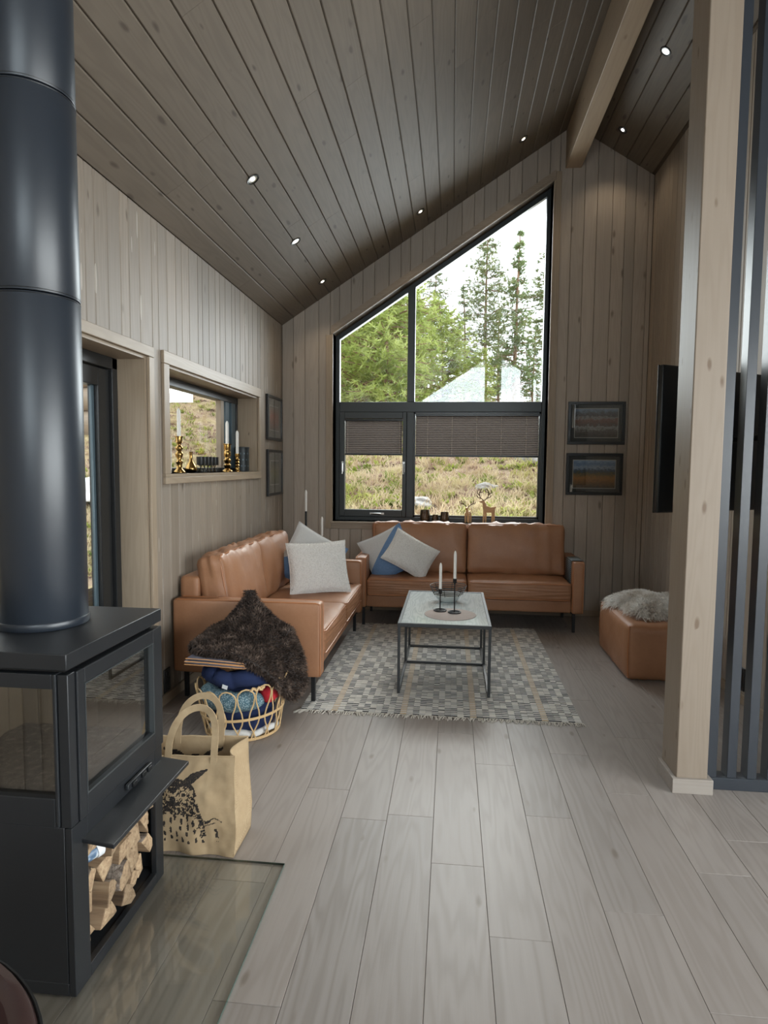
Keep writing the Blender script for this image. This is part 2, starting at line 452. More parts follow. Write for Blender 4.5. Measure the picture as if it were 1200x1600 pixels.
wall_back = tag(wb.build('wall_back', M['back']), 'greyed pine gable wall around the tall sloping window', kind='structure')
def bfn(u, v, d): return (u, YB+d, v)
x = XL; i = 0; gseq = [0.12, 0.12, 0.145, 0.12, 0.095, 0.12]
while x < XRW-0.005:
    w = gseq[i % 6]; i += 1; xb = min(x+w, XRW)
    if XRW-xb < 0.03: xb = XRW
    cuts = sorted({x, xb, *[c for c in (GX0, GX1, XR) if x < c < xb]})
    for p, q in zip(cuts, cuts[1:]):
        ca, cb = p == x, q == xb
        if p >= GX0-1e-6 and q <= GX1+1e-6:
            strip_board('board', p, q, 0, 0, GZ0, GZ0, bfn, M['wall_b'], wall_back, ca=ca, cb=cb)
            strip_board('board', p, q, gtop(p), gtop(q), ceil_z(p), ceil_z(q), bfn, M['wall_b'], wall_back, ca=ca, cb=cb)
        else:
            strip_board('board', p, q, 0, 0, ceil_z(p), ceil_z(q), bfn, M['wall_b'], wall_back, ca=ca, cb=cb)
    x = xb

# ---- right wall, inner cross wall, kitchen wall, rear wall
wr = MB()
wr.box(XRW+0.019, XRW+0.14, 3.1, YB, -0.02, ceil_z(XRW+0.14))
wall_right = tag(wr.build('wall_right', M['back']), 'greyed pine board wall behind the slatted screen', kind='structure')
def rfn(u, v, d): return (XRW+d, u, v)
y = 3.1; i = 0
while y < YB-0.005:
    yb_ = min(y+wseq[i % 6], YB); i += 1
    if YB-yb_ < 0.03: yb_ = YB
    strip_board('board', y, yb_, 0, 0, ceil_z(XRW), ceil_z(XRW), rfn, M['wall_b'], wall_right)
    y = yb_
wi = MB(); ycol(wi, XRW+0.14, XE, -0.02, -0.02, ceil_z(XRW+0.14), ceil_z(XE), 3.1, 3.25); ycol(wi, XRW, XRW+0.14, -0.02, -0.02, ceil_z(XRW), ceil_z(XRW+0.14), 3.04, 3.1)
tag(wi.build('wall_inner', M['wall_b']), 'pine clad cross wall beside the slatted screen', kind='structure')
wk = MB()
for (y0, y1, z0, z1) in ((YREAR, -3.9, -0.02, ceil_z(XE)), (2.1, 3.25, -0.02, ceil_z(XE)), (-3.9, 2.1, -0.02, 0.45), (-3.9, 2.1, 2.65, ceil_z(XE))):
    wk.box(XE, XE+0.25, y0, y1, z0, z1)
tag(wk.build('wall_kitchen', M['wall_b']), 'pine clad outer wall on the kitchen side with an added window', kind='structure')
wz = MB()
RG0, RG1 = -1.0, 2.4
ycol(wz, XO, RG0, -0.02, -0.02, ceil_z(XO), ceil_z(RG0), YREAR-0.2, YREAR)
ycol(wz, RG0, 0.86, ceil_z(RG0)-0.2, ceil_z(0.86)-0.2, ceil_z(RG0), ceil_z(0.86), YREAR-0.1, YREAR)
ycol(wz, 0.86, XR, 2.2, 2.2, ceil_z(0.86), ZR, YREAR-0.1, YREAR); ycol(wz, XR, 1.30, 2.2, 2.2, ZR, ceil_z(1.30), YREAR-0.1, YREAR)
ycol(wz, 1.30, RG1, ceil_z(1.30)-0.2, ceil_z(RG1)-0.2, ceil_z(1.30), ceil_z(RG1), YREAR-0.1, YREAR)
ycol(wz, RG0, RG1, -0.02, -0.02, 2.2, 2.2, YREAR-0.1, YREAR)
ycol(wz, RG1, XE+0.2, -0.02, -0.02, ceil_z(RG1), ceil_z(XE+0.2), YREAR-0.2, YREAR)
tag(wz.build('wall_rear', M['wall_b']), 'pine gable wall behind the camera with tall glazing', kind='structure')
w3 = tag(empty('window_3'), 'tall rear glazing', kind='structure')
for (a, b) in ((RG0, 0.86), (1.30, RG1)):
    q = MB(); ycol(q, a, b, 2.2, 2.2, ceil_z(a)-0.2, ceil_z(b)-0.2, YREAR-0.06, YREAR-0.05); q.build('pane', M['glass'], w3)
w4 = tag(empty('window_4'), 'unseen kitchen-side window added for room light', kind='structure')
B('pane', XE+0.1, XE+0.11, -3.9, 2.1, 0.45, 2.65, M['glass'], w4)  # unseen glazing, added and enlarged to let the side fill in

# ---- baseboards
bbl = MB(); bbl.box(XL, XL+0.014, DY1+0.07, YB, 0.0, 0.065)
tag(bbl.build('baseboard_left', M['trim'], bevel=0.003), 'greyed pine baseboard along the left wall', kind='structure')
tag(B('baseboard_back', XL+0.014, XRW, YB-0.014, YB, 0, 0.065, M['trimx'], bevel=0.003), 'greyed pine baseboard under the gable window', kind='structure')
tag(B('baseboard_right', XRW-0.014, XRW, 3.12, YB-0.014, 0, 0.065, M['trim'], bevel=0.003), 'greyed pine baseboard along the right wall', kind='structure')

# ---- ridge beam and post
bm_ = MB(); bx0, bx1 = 1.045, 1.195
bm_.hexa([(bx0, YREAR, 4.385), (bx1, YREAR, 4.385), (bx1, 7.6, 4.385), (bx0, 7.6, 4.385), (bx0, YREAR, ceil_z(bx0)), (bx1, YREAR, ceil_z(bx1)), (bx1, 7.6, ceil_z(bx1)), (bx0, 7.6, ceil_z(bx0))])
tag(bm_.build('trim_1', M['beam'], bevel=0.004), 'light laminated ridge beam running under the ceiling peak', kind='structure')
post = tag(empty('trim_2', (0, 0, 0)), 'light square timber post carrying the ridge beam', kind='structure')
B('post_shaft', 1.06, 1.20, 2.955, 3.155, 0, 4.384, M['post'], post, bevel=0.005)
for (a, b, c, d, m) in ((1.04, 1.22, 2.937, 2.955, 'plinth'), (1.04, 1.06, 2.955, 3.155, 'plinth'), (1.20, 1.22, 2.955, 3.0, 'plinth')):
    B('plinth_board', a, b, c, d, 0, 0.07, M[m], post, bevel=0.002)

# ---- gable window
FY0, FY1 = 6.60, 6.67
win = tag(empty('window_1', (0, 0, 0)), 'tall gable window with sloping top and anthracite frame', kind='structure')
def slope_bar(mb, x0, x1, o0, o1, y0, y1):
    ycol(mb, x0, x1, gtop(x0)-o0, gtop(x1)-o0, gtop(x0)-o1, gtop(x1)-o1, y0, y1)
rv = MB()   # reveal boards and sill
rv.box(GX0-0.018, GX0, YB-0.012, FY1, GZ0-0.02, gtop(GX0)); rv.build('reveal', M['trimz'], win)
rv = MB(); rv.box(GX1, GX1+0.018, YB-0.012, FY1, GZ0-0.02, gtop(GX1)); rv.build('reveal', M['trimz'], win)
rv = MB(); slope_bar(rv, GX0-0.018, GX1+0.018, 0.0, -0.02, YB-0.012, FY1); rv.build('reveal', M['trimx'], win)
B('sill', GX0-0.018, GX1+0.018, YB-0.022, FY1, GZ0-0.022, GZ0, M['trimx'], win, bevel=0.003)
cs = MB(); CW = 0.055   # casing boards on the wall face
B('casing', GX0-0.018-CW, GX0-0.018, YB-0.012, YB-0.0005, GZ0-0.022-CW, gtop(GX0-0.05)+0.02, M['trimz'], win, bevel=0.002)
B('casing', GX1+0.018, GX1+0.018+CW, YB-0.012, YB-0.0005, GZ0-0.022-CW, gtop(GX1+0.05)+0.05, M['trimz'], win, bevel=0.002)
B('casing', GX0-0.018, GX1+0.018, YB-0.012, YB-0.0005, GZ0-0.022-CW, GZ0-0.023, M['trimx'], win, bevel=0.002)
cs = MB(); slope_bar(cs, GX0-0.018, GX1+0.018, -0.022, -0.022-CW*1.2, YB-0.012, YB-0.0005); cs.build('casing', M['trimx'], win)
fr = MB()
ycol(fr, GX0, -1.187, GZ0, GZ0, gtop(GX0), gtop(-1.187), FY0, FY1)
ycol(fr, 0.900, GX1, GZ0, GZ0, gtop(0.90), gtop(GX1), FY0, FY1)
slope_bar(fr, -1.187, 0.90, 0.058, 0.0, FY0, FY1)
fr.box(-1.187, 0.90, FY0, FY1, 2.062, 2.168)
fr.box(-1.187, 0.90, FY0, FY1, GZ0, 0.962)
ycol(fr, -0.475, -0.398, 2.168, 2.168, gtop(-0.475)-0.05, gtop(-0.398)-0.05, FY0, FY1)
fr.box(-0.475, -0.40, FY0, FY1, 0.962, 2.062)
fr.build('frame', M['frame'], win, bevel=0.004)
gb = MB()   # glazing beads, a step back from the frame face
for (a, b, c, d) in ((-0.40, 0.90, 0.962, 0.985), (-0.40, 0.90, 2.045, 2.062), (-0.40, -0.385, 0.962, 2.062), (0.882, 0.90, 0.962, 2.062)):
    gb.box(a, b, FY0+0.02, FY1, c, d)
gb.build('glazing_bead', M['framed'], win)
sash = MB(); s0, s1, s2, s3 = -1.1865, -0.4755, 0.9625, 2.0615
for (a, b, c, d) in ((s0, -1.129, s2, s3), (-0.517, s1, s2, s3), (-1.129, -0.517, s2, 1.037), (-1.129, -0.517, 1.994, s3)):
    sash.box(a, b, FY0-0.014, FY1-0.01, c, d)
sash = sash.build('sash', M['frame'], win, bevel=0.004)
def handle(x, z, parent, horiz=False):
    q = MB()
    if horiz:
        q.box(x-0.075, x+0.075, FY0-0.022, FY0-0.014, z-0.010, z+0.010); q.tube([(x-0.06, FY0-0.02, z), (x-0.06, FY0-0.045, z), (x+0.045, FY0-0.05, z)], 0.008, 8)
    else:
        q.box(x-0.012, x+0.012, FY0-0.022, FY0-0.014, z-0.055, z+0.055); q.tube([(x, FY0-0.02, z+0.03), (x, FY0-0.05, z+0.03), (x, FY0-0.055, z-0.075)], 0.009, 8)
    q.build('handle', M['chrome'], parent, smooth=True)
handle(-1.15, 1.49, sash); handle(-0.502, 1.49, sash); handle(-0.78, 0.998, sash, True)
def pane_poly(poly, y): 
    return MB().prism(poly, (y, y+0.008), lambda a, b, d: (a, d, b)).build('pane', M['glass'], win)
GY = 6.635
pane_poly([(-1.187, 2.168), (-0.475, 2.168), (-0.475, gtop(-0.475)-0.058), (-1.187, gtop(-1.187)-0.058)], GY)
pane_poly([(-0.398, 2.168), (0.90, 2.168), (0.90, gtop(0.9)-0.058), (-0.398, gtop(-0.398)-0.058)], GY)
pane_poly([(-1.129, 1.037), (-0.517, 1.037), (-0.517, 1.994), (-1.129, 1.994)], GY-0.012)
pane_poly([(-0.385, 0.985), (0.882, 0.985), (0.882, 2.045), (-0.385, 2.045)], GY)

# pleated blinds
t = NT('blind_fabric')
v = t.coords('Object', (1, 1, 1)); t.bump(t.noise(v, 900, 2), 0.2, 0.001)
M['blind'] = t.fin(t.mix(t.noise(v, 60), srgb(70, 66, 66), srgb(88, 82, 80)), 0.85)
tl_ = t.n('ShaderNodeBsdfTranslucent', {0: srgb(120, 110, 104)}).outputs[0]
mxs = t.n('ShaderNodeMixShader', {0: 0.22, 1: t.b.outputs[0], 2: tl_}).outputs[0]; t.t.links.new(mxs, t.out.inputs['Surface'])
def pleated(x0, x1, z0, z1, label, y):
    o = thing('pleated_blind', label, 'blind', ((x0+x1)/2, y, z0), 0, 'pleated blinds in the gable window')
    hw = (x1-x0)/2; H = z1-z0; n = max(8, int(H/0.02)); vs = []; fs = []
    for i in range(2*n+1):
        z = 0.02+(H-0.04)*i/(2*n); yy = -0.006 if i % 2 else 0.006
        vs += [(-hw+0.003, yy, z), (hw-0.003, yy, z)]
        if i: b = 2*i; fs.append((b-2, b-1, b+1, b))
    MB().add(vs, fs).build('pleats', M['blind'], o)
    B('bottom_rail', -hw, hw, -0.010, 0.010, 0, 0.02, M['framed'], o, bevel=0.003)
    B('head_rail', -hw, hw, -0.012, 0.012, H-0.022, H, M['framed'], o, bevel=0.003)
    nc = 2 if hw < 0.5 else 5
    for i in range(nc):
        cx = -hw+2*hw*(i+0.5 if nc > 2 else (0.06 if i == 0 else nc-0.06*0-0.12))/nc if nc > 2 else (-hw+0.03 if i == 0 else hw-0.03)
        MB().tube([(cx, -0.0085, 0.02), (cx, -0.0085, H-0.02)], 0.0012, 5).build('cord', M['cord'], o)
    return o
M['cord'] = plain('pale_blind_cord', srgb(200, 190, 178), 0.7)
pleated(-1.127, -0.519, 1.612, 1.992, 'small half-drawn grey pleated blind in the opening left sash', GY-0.03)
pleated(-0.383, 0.880, 1.600, 2.043, 'wide half-drawn grey pleated blind in the fixed right pane', GY-0.022)

# ---- sliding window in the left wall
w2 = tag(empty('window_2', (0, 0, 0)), 'wide sliding window with deep pine reveal in the left wall', kind='structure')
XF = -1.94
B('sill', XF-0.06, XL+0.02, WY0-0.075, WY1+0.05, WZ0-0.02, WZ0, M['trim'], w2)
B('reveal', XF-0.06, XL, WY0, WY1, WZ1-0.018, WZ1-0.0005, M['trim'], w2)
B('reveal', XF-0.06, XL, WY1-0.018, WY1-0.0005, WZ0, WZ1-0.018, M['trimz'], w2)
B('reveal', XF-0.06, XL, WY0+0.0005, WY0+0.018, WZ0, WZ1-0.018, M['trimz'], w2)
B('casing', XL+0.0005, XL+0.02, WY0-0.075, WY1+0.05, WZ1-0.002, WZ1+0.075, M['trim'], w2, bevel=0.003)
B('casing', XL+0.0005, XL+0.0205, WY0-0.075, WY1+0.05, WZ0-0.063, WZ0-0.021, M['trim'], w2, bevel=0.003)
B('casing', XL+0.0005, XL+0.0195, WY0-0.075, WY0-0.0005, WZ0, WZ1-0.003, M['trimz'], w2, bevel=0.003)
B('casing', XL+0.0005, XL+0.0195, WY1+0.0005, WY1+0.05, WZ0, WZ1-0.003, M['trimz'], w2, bevel=0.003)
f2 = MB()
f2.box(XF-0.08, XF, WY0, WY1, WZ0, WZ0+0.035); f2.box(XF-0.08, XF, WY0, WY1, WZ1-0.075, WZ1-0.018)
f2.box(XF-0.08, XF, WY0, WY0+0.04, WZ0, WZ1-0.02); f2.box(XF-0.08, XF, WY1-0.05, WY1-0.018, WZ0, WZ1-0.02)
f2.build('frame', M['framed'], w2, bevel=0.003)
for (y0, y1) in ((5.17, 5.24), (5.28, 5.37), (5.40, 5.50)):
    B('sliding_rail', XF-0.05, XF-0.004+0.01*(y0 > 5.3), y0, y1, WZ0+0.03, WZ1-0.075, M['rail'] if y0 > 5.2 else M['trimz'], w2, bevel=0.003)
B('pane', XF-0.045, XF-0.037, WY0+0.04, 5.18, WZ0+0.035, WZ1-0.075, M['glass'], w2)
B('pane', XF-0.045, XF-0.037, 5.36, 5.56, WZ0+0.035, WZ1-0.075, M['glass'], w2)

# ---- terrace door
d1 = tag(empty('door_1', (0, 0, 0)), 'black framed glass terrace door in a deep pine reveal', kind='structure')
XD = -1.93
B('reveal', XD-0.1, XL, DY1-0.018, DY1-0.0005, 0, DZ-0.018, M['trimz'], d1)
B('reveal', XD-0.1, XL, DY0+0.0005, DY0+0.018, 0, DZ-0.018, M['trimz'], d1)
B('reveal', XD-0.1, XL, DY0, DY1, DZ-0.018, DZ-0.0005, M['trim'], d1)
B('casing', XL+0.0005, XL+0.02, DY0-0.06, DY1+0.062, DZ, DZ+0.06, M['trim'], d1, bevel=0.003)
B('casing', XL+0.0005, XL+0.0195, DY1+0.001, DY1+0.062, 0, DZ-0.001, M['trimz'], d1, bevel=0.003)
B('casing', XL+0.0005, XL+0.0195, DY0-0.062, DY0-0.001, 0, DZ-0.001, M['trimz'], d1, bevel=0.003)
f3 = MB(); XD0 = XD-0.1
f3.box(XD0, XD, DY1-0.075, DY1-0.018, 0, DZ-0.02); f3.box(XD0, XD, DY0, DY0+0.06, 0, DZ-0.02)
f3.box(XD0, XD, DY0, DY1-0.02, DZ-0.085, DZ-0.019); f3.box(XD0, XD, DY0, DY1-0.02, 0, 0.05)
f3.build('frame', M['framed'], d1, bevel=0.004)
f4 = MB()
for (y0, y1, z0, z1) in ((DY1-0.19, DY1-0.08, 0.05, DZ-0.09), (DY0+0.06, DY0+0.15, 0.05, DZ-0.09), (DY0+0.15, DY1-0.19, DZ-0.19, DZ-0.09), (DY0+0.15, DY1-0.19, 0.05, 0.15)):
    f4.box(XD0+0.015, XD-0.02, y0, y1, z0, z1)
lf = f4.build('door_leaf', M['framed'], d1, bevel=0.004)
B('rail', XD-0.06, XD-0.045, DY1-0.215, DY1-0.19, 0.15, DZ-0.19, M['rail'], lf, bevel=0.003)
B('pane', XD-0.065, XD-0.057, DY0+0.15, DY1-0.19, 0.15, DZ-0.19, M['glass'], d1)

# ---- slatted screen
sc_ = thing('slatted_screen', 'tall dark blue-black slatted room divider beside the timber post', 'room divider', (1.215, 3.0, 0))
sl_cache = None
for i in range(8):
    xa = i*0.0886
    if 1.215+xa+0.042 > XRW: break
    h = ceil_z(1.215+xa+0.042)-0.004
    B('slat', xa, xa+0.042, 0, 0.066, 0.058, h, M['slat'], sc_, bevel=0.0015, seg=1)
B('bottom_rail', 0.006, XRW-1.217, -0.004, 0.07, 0, 0.058, M['slat'], sc_, bevel=0.002)

# ---- wall sockets
def socket(name, label, loc, rz):
    o = thing(name, label, 'socket', loc, rz)
    B('plate', -0.042, 0.042, -0.010, 0, -0.075, 0.075, M['framed'], o, bevel=0.004)
    for z in (-0.036, 0.036):
        q = MB(); ring = [(0.024*math.cos(a), -0.0105, z+0.024*math.sin(a)) for a in [2*PI*j/20 for j in range(20)]]
        q.tube(ring, 0.0025, 6, closed=True); q.lathe([(0.004, 0), (0.004, 0.001)], 10)
        q = MB().tube(ring, 0.0025, 6, closed=True); q.build('outlet_ring', M['black'], o, smooth=True)
    return o
socket('wall_socket', 'black double wall socket low on the left wall beside the stove', (XL+0.0005, 3.70, 0.145), PI/2)
socket('wall_socket', 'small black wall socket low on the wall behind the slatted screen', (XRW-0.0005, 4.177, 0.158), -PI/2)

# ---- recessed spotlights
M['bulb'] = emit('spotlight_lens', (1.0, 0.84, 0.64), 5.0)
M['bulbc'] = emit('spotlight_lens_cool', (0.95, 0.95, 1.0), 5.0)
def downlight(x, y, label, power=3.5):
    z = ceil_z(x); left = x < XR
    o = thing('ceiling_spotlight', label, 'spotlight', (x, y, z), 0, 'recessed ceiling spotlights')
    tilt = -math.atan(SL) if left else math.atan(SL)
    o.rotation_euler = (0, tilt, 0)
    n = 28
    MB().lathe([(0.030, -0.001), (0.042, -0.004), (0.044, -0.001), (0.044, 0.004), (0.030, 0.004)], n, caps=False).build('ring', M['black'], o, smooth=True)
    c = MB().lathe([(0.030, -0.0015), (0.024, -0.0008), (0.016, -0.0004)], n, caps=False); c.build('reflector', M['chrome'], o, smooth=True)
    MB().lathe([(0.0001, -0.0003), (0.016, -0.0003)], n, c=(0, 0, -0.001), caps=False).build('lens', M['bulb'] if left else M['bulbc'], o)
    d = bpy.data.lights.new('spot_beam', 'SPOT'); d.energy = power; d.spot_size = 1.9; d.spot_blend = 0.7; d.color = (1, 0.82, 0.6); d.shadow_soft_size = 0.03
    lo = bpy.data.objects.new('spot_beam', d); COL.objects.link(lo); lo.parent = o; lo.location = (0, 0, -0.02)
    lo.rotation_euler = (0, -tilt, 0)
for x, y, lb in ((-1.255, 3.92, 'recessed spotlight with warm glow in the left slope, nearest to the stove flue'),
                 (-1.255, 5.00, 'recessed spotlight in the left slope, middle one above the sliding window'),
                 (-1.262, 6.07, 'recessed spotlight in the left slope, in the far corner above the picture frames'),
                 (-0.329, 6.02, 'recessed spotlight in the left slope above the narrow upper pane'),
                 (0.593, 5.99, 'recessed spotlight high in the left slope near the ridge beam'),
                 (1.498, 5.00, 'recessed spotlight right of the ridge beam, the one nearer the post'),
                 (1.482, 6.10, 'recessed spotlight right of the ridge beam, the one nearer the gable wall')):
    downlight(x, y, lb)
# ================================================================== stove corner
M['hearth'] = None
t = NT('hearth_glass'); t.t.nodes.remove(t.b)
_fr = pane_fresnel(t, 1.5)
_tr = t.n('ShaderNodeBsdfTransparent', {0: srgb(254, 255, 253)}).outputs[0]
_gl = t.n('ShaderNodeBsdfGlossy', {'Color': (1, 1, 1), 'Roughness': 0.03}).outputs[0]
t.t.links.new(t.n('ShaderNodeMixShader', {0: _fr, 1: _tr, 2: _gl}).outputs[0], t.out.inputs['Surface']); M['hearth'] = t.m
M['hearthedge'] = plain('green_glass_edge', srgb(74, 92, 84), 0.2, var=0.1)
hp = thing('hearth_plate', 'clear glass hearth plate on the floor under the black stove', 'hearth plate', (-1.10, 1.70, 0))
q = MB(); q.mi = 0
q.box(-0.50, 0.50, -0.55, 0.505, 0.0005, 0.008)
o = q.build('plate', [M['hearth']], hp)
for (a, b, c, d) in ((-0.5, 0.5, 0.505, 0.5065), (0.5, 0.5015, -0.55, 0.5065)):
    B('polished_edge', a, b, c, d, 0.0005, 0.008, M['hearthedge'], hp)

SX0, SX1, SY0, SY1 = -1.56, -1.02, 1.555, 2.095
st = thing('wood_stove', 'black steel wood stove with glass on two sides and a log store below', 'stove', ((SX0+SX1)/2, (SY0+SY1)/2, 0.008))
ox, oy = (SX0+SX1)/2, (SY0+SY1)/2
def SB(name, x0, x1, y0, y1, z0, z1, m, parent=st, bevel=0.002):
    return B(name, x0-ox, x1-ox, y0-oy, y1-oy, z0-0.008, z1-0.008, M[m] if isinstance(m, str) else m, parent, bevel=bevel)
# base with log store open to the right
SB('base_bottom', SX0, SX1-0.021, SY0, SY1, 0.0085, 0.045, 'steel')
SB('base_front', SX0, SX1-0.022, SY0, SY0+0.02, 0.045, 0.500, 'steel')
SB('base_back', SX0, SX1-0.022, SY1-0.02, SY1, 0.045, 0.500, 'steel')
SB('base_side', SX0, SX0+0.02, SY0+0.02, SY1-0.02, 0.045, 0.500, 'steel')
SB('base_top', SX0, SX1-0.01, SY0+0.02, SY1-0.02, 0.445, 0.497, 'steel')
q = MB()
for (y0, y1, z0, z1) in ((SY0, SY0+0.075, 0.0085, 0.498), (SY1-0.055, SY1, 0.0085, 0.498), (SY0+0.075, SY1-0.055, 0.0085, 0.048), (SY0+0.075, SY1-0.055, 0.425, 0.498)):
    q.box(SX1-0.020-ox, SX1-ox, y0-oy, y1-oy, z0-0.008, z1-0.008)
q.build('log_store_frame', M['steel'], st, bevel=0.002)
M['bead'] = plain('dull_steel_bead', srgb(74, 78, 80), 0.35, 0.4)
# projecting shelf lip
q = MB(); q.hexa([(SX1-0.01-ox, 1.60-oy, 0.425), (-0.925-ox, 1.60-oy, 0.412), (-0.925-ox, 2.108-oy, 0.412), (SX1-0.01-ox, 2.108-oy, 0.425), (SX1-0.01-ox, 1.60-oy, 0.436), (-0.925-ox, 1.60-oy, 0.425), (-0.925-ox, 2.108-oy, 0.425), (SX1-0.01-ox, 2.108-oy, 0.436)])
q.build('shelf_lip', M['steel'], st, bevel=0.002)
# firebox: corner posts, two glazed doors, solid back and far side
SB('firebox_floor', SX0+0.01, SX1-0.03, SY0+0.03, SY1-0.01, 0.500, 0.555, 'steel')
SB('firebox_back', SX0, SX0+0.02, SY0, SY1, 0.500, 0.940, 'steel')
SB('firebox_side', SX0+0.02, SX1-0.03, SY1-0.02, SY1, 0.500, 0.940, 'steel')
SB('firebox_roof', SX0+0.02, SX1-0.03, SY0+0.03, SY1-0.02, 0.905, 0.940, 'steel')
def doorframe(name, axis, a0, a1, z0, z1, g0, g1, gz0, gz1, f0, f1):
    """flat frame with mitred look: outer a0..a1, glass g0..g1, thickness f0..f1 on the other axis"""
    q = MB()
    for (p, r, c, d) in ((a0, g0, z0, z1), (g1, a1, z0, z1), (g0, g1, z0, gz0), (g0, g1, gz1, z1)):
        if axis == 'Y': q.box(f0-ox, f1-ox, p-oy, r-oy, c-0.008, d-0.008)
        else: q.box(p-ox, r-ox, f0-oy, f1-oy, c-0.008, d-0.008)
    return q.build(name, M['steel'], st, bevel=0.003)
dr = doorframe('glass_door', 'Y', SY0+0.038, SY1+0.005, 0.500, 0.928, 1.628, 2.037, 0.560, 0.884, SX1-0.028, SX1+0.004)
SB('door_glass', SX1-0.018, SX1-0.012, 1.626, 2.039, 0.558, 0.886, 'stoveglass', dr, 0)
q = MB()
for (p, r, c, d) in ((1.628, 1.632, 0.56, 0.884), (2.031, 2.037, 0.56, 0.884), (1.632, 2.031, 0.56, 0.566), (1.632, 2.031, 0.880, 0.884)):
    q.box(SX1-0.012-ox, SX1+0.0045-ox, p-oy, r-oy, c-0.008, d-0.008)
q.build('glass_bead', M['bead'], dr)
hd = SB('air_slider', SX1+0.004, SX1+0.016, 1.83, 1.99, 0.462, 0.482, 'steel', st, 0.003)
for yy in (1.80, 1.86, 1.90):
    SB('slider_grip', SX1+0.016, SX1+0.024, yy+0.05, yy+0.075, 0.464, 0.480, 'black', hd, 0.002)
fd = doorframe('side_window', 'X', SX0, SX1-0.032, 0.502, 0.932, SX0+0.045, -1.062, 0.585, 0.890, SY0-0.006, SY0+0.03)
SB('side_glass', SX0+0.043, -1.060, SY0+0.014, SY0+0.020, 0.583, 0.892, 'stoveglass', fd, 0)
SB('corner_post', SX1-0.030, SX1, SY0, SY0+0.034, 0.500, 0.930, 'steel')
SB('top_plate', SX0-0.004, SX1+0.004, SY0-0.010, SY1+0.004, 0.945, 0.990, 'steel', st, 0.0025)
SB('top_recess', SX0+0.01, SX1-0.012, SY0+0.006, SY1-0.010, 0.936, 0.946, 'black', st, 0)
# firebox lining
M['clay'] = plain('pale_firebrick', srgb(150, 138, 122), 0.9, var=0.25, vs=9, bump=0.2, bs=60)
pw = (SX1-0.06-(SX0+0.03))/6
for i in range(6):
    SB('lining_panel', SX0+0.03+i*pw, SX0+0.03+(i+1)*pw-0.004, SY1-0.050, SY1-0.022, 0.556, 0.902, 'clay', st, 0.003)
for i in range(6):
    y0 = SY0+0.05+i*0.074
    SB('lining_panel', SX0+0.022, SX0+0.048, y0, y0+0.070, 0.556, 0.902, 'clay', st, 0.003)
t = NT('wood_ash'); v = t.coords(); t.bump(t.noise(v, 120), 0.6, 0.01)
M['ash'] = t.fin(t.ramp(t.noise(v, 45, 6), [(0.35, srgb(52, 48, 45)), (0.55, srgb(96, 92, 88)), (0.75, srgb(170, 166, 160))]), 0.95)
vs = []; fs = []; NA = 22
for i in range(NA+1):
    for j in range(NA+1):
        x = SX0+0.05+(SX1-0.05-SX0-0.05)*i/NA; y = SY0+0.045+(SY1-0.055-SY0-0.045)*j/NA
        vs.append((x-ox, y-oy, 0.552+0.006*noise.noise((x*14, y*14, 0))+0.006*noise.noise((x*50, y*50, 3))+0.012))
for i in range(NA):
    for j in range(NA):
        b = i*(NA+1)+j; fs.append((b, b+NA+1, b+NA+2, b+1))
MB().add(vs, fs).build('ash_bed', M['ash'], st, smooth=True)

# flue pipe
FX, FY_, FR = -1.29, 1.855, 0.130
fp = thing('flue_pipe', 'thick satin black flue pipe rising from the stove top', 'flue pipe', (FX, FY_, 0.990))
zc = ceil_z(FX-FR)-0.004-0.99
cuts = [0.0, 1.01, 1.60, zc]
for a, b in zip(cuts, cuts[1:]):
    MB().lathe([(FR-0.001, a+0.002), (FR, a+0.004), (FR, b-0.004), (FR-0.001, b-0.002)], 64).build('pipe_section', M['flue'], fp, smooth=True)
MB().lathe([(FR+0.002, 0.0005), (FR+0.004, 0.003), (FR+0.004, 0.022), (FR+0.002, 0.025)], 64).build('base_collar', M['flue'], fp, smooth=True)
for z in cuts[1:3]:
    for dz in (-0.006, 0.008):
        MB().tube([((FR-0.0005)*math.cos(2*PI*j/64), (FR-0.0005)*math.sin(2*PI*j/64), z+dz) for j in range(64)], 0.0016, 5, closed=True).build('joint_ring', M['black'], fp, smooth=True)

# firewood, every log a thing of its own
t = NT('split_birch_face'); v = t.coords('Object', (2, 40, 40), 7.0)
M['logside'] = t.fin(t.ramp(t.noise(v, 1.0, 6, 0.65), [(0.25, srgb(104, 78, 54)), (0.5, srgb(164, 130, 92)), (0.75, srgb(196, 164, 122))]), 0.8); t.bump(t.noise(v, 1.5, 6), 0.5, 0.01)
t = NT('birch_end_grain'); v = t.coords('Object', (1, 1, 1), 7.0)
M['logend'] = t.fin(t.ramp(t.noise(v, 70, 6, 0.7), [(0.25, srgb(120, 90, 62)), (0.5, srgb(180, 146, 104)), (0.8, srgb(212, 184, 140))]), 0.85); t.bump(t.noise(v, 160, 4), 0.5, 0.006)
t = NT('grey_bark'); v = t.coords('Object', (1, 1, 1), 7.0)
M['bark'] = t.fin(t.ramp(t.noise(v, 38, 8, 0.7), [(0.3, srgb(70, 60, 54)), (0.5, srgb(132, 118, 106)), (0.7, srgb(186, 176, 164))]), 0.9); t.bump(t.noise(v, 60, 6), 0.7, 0.012)
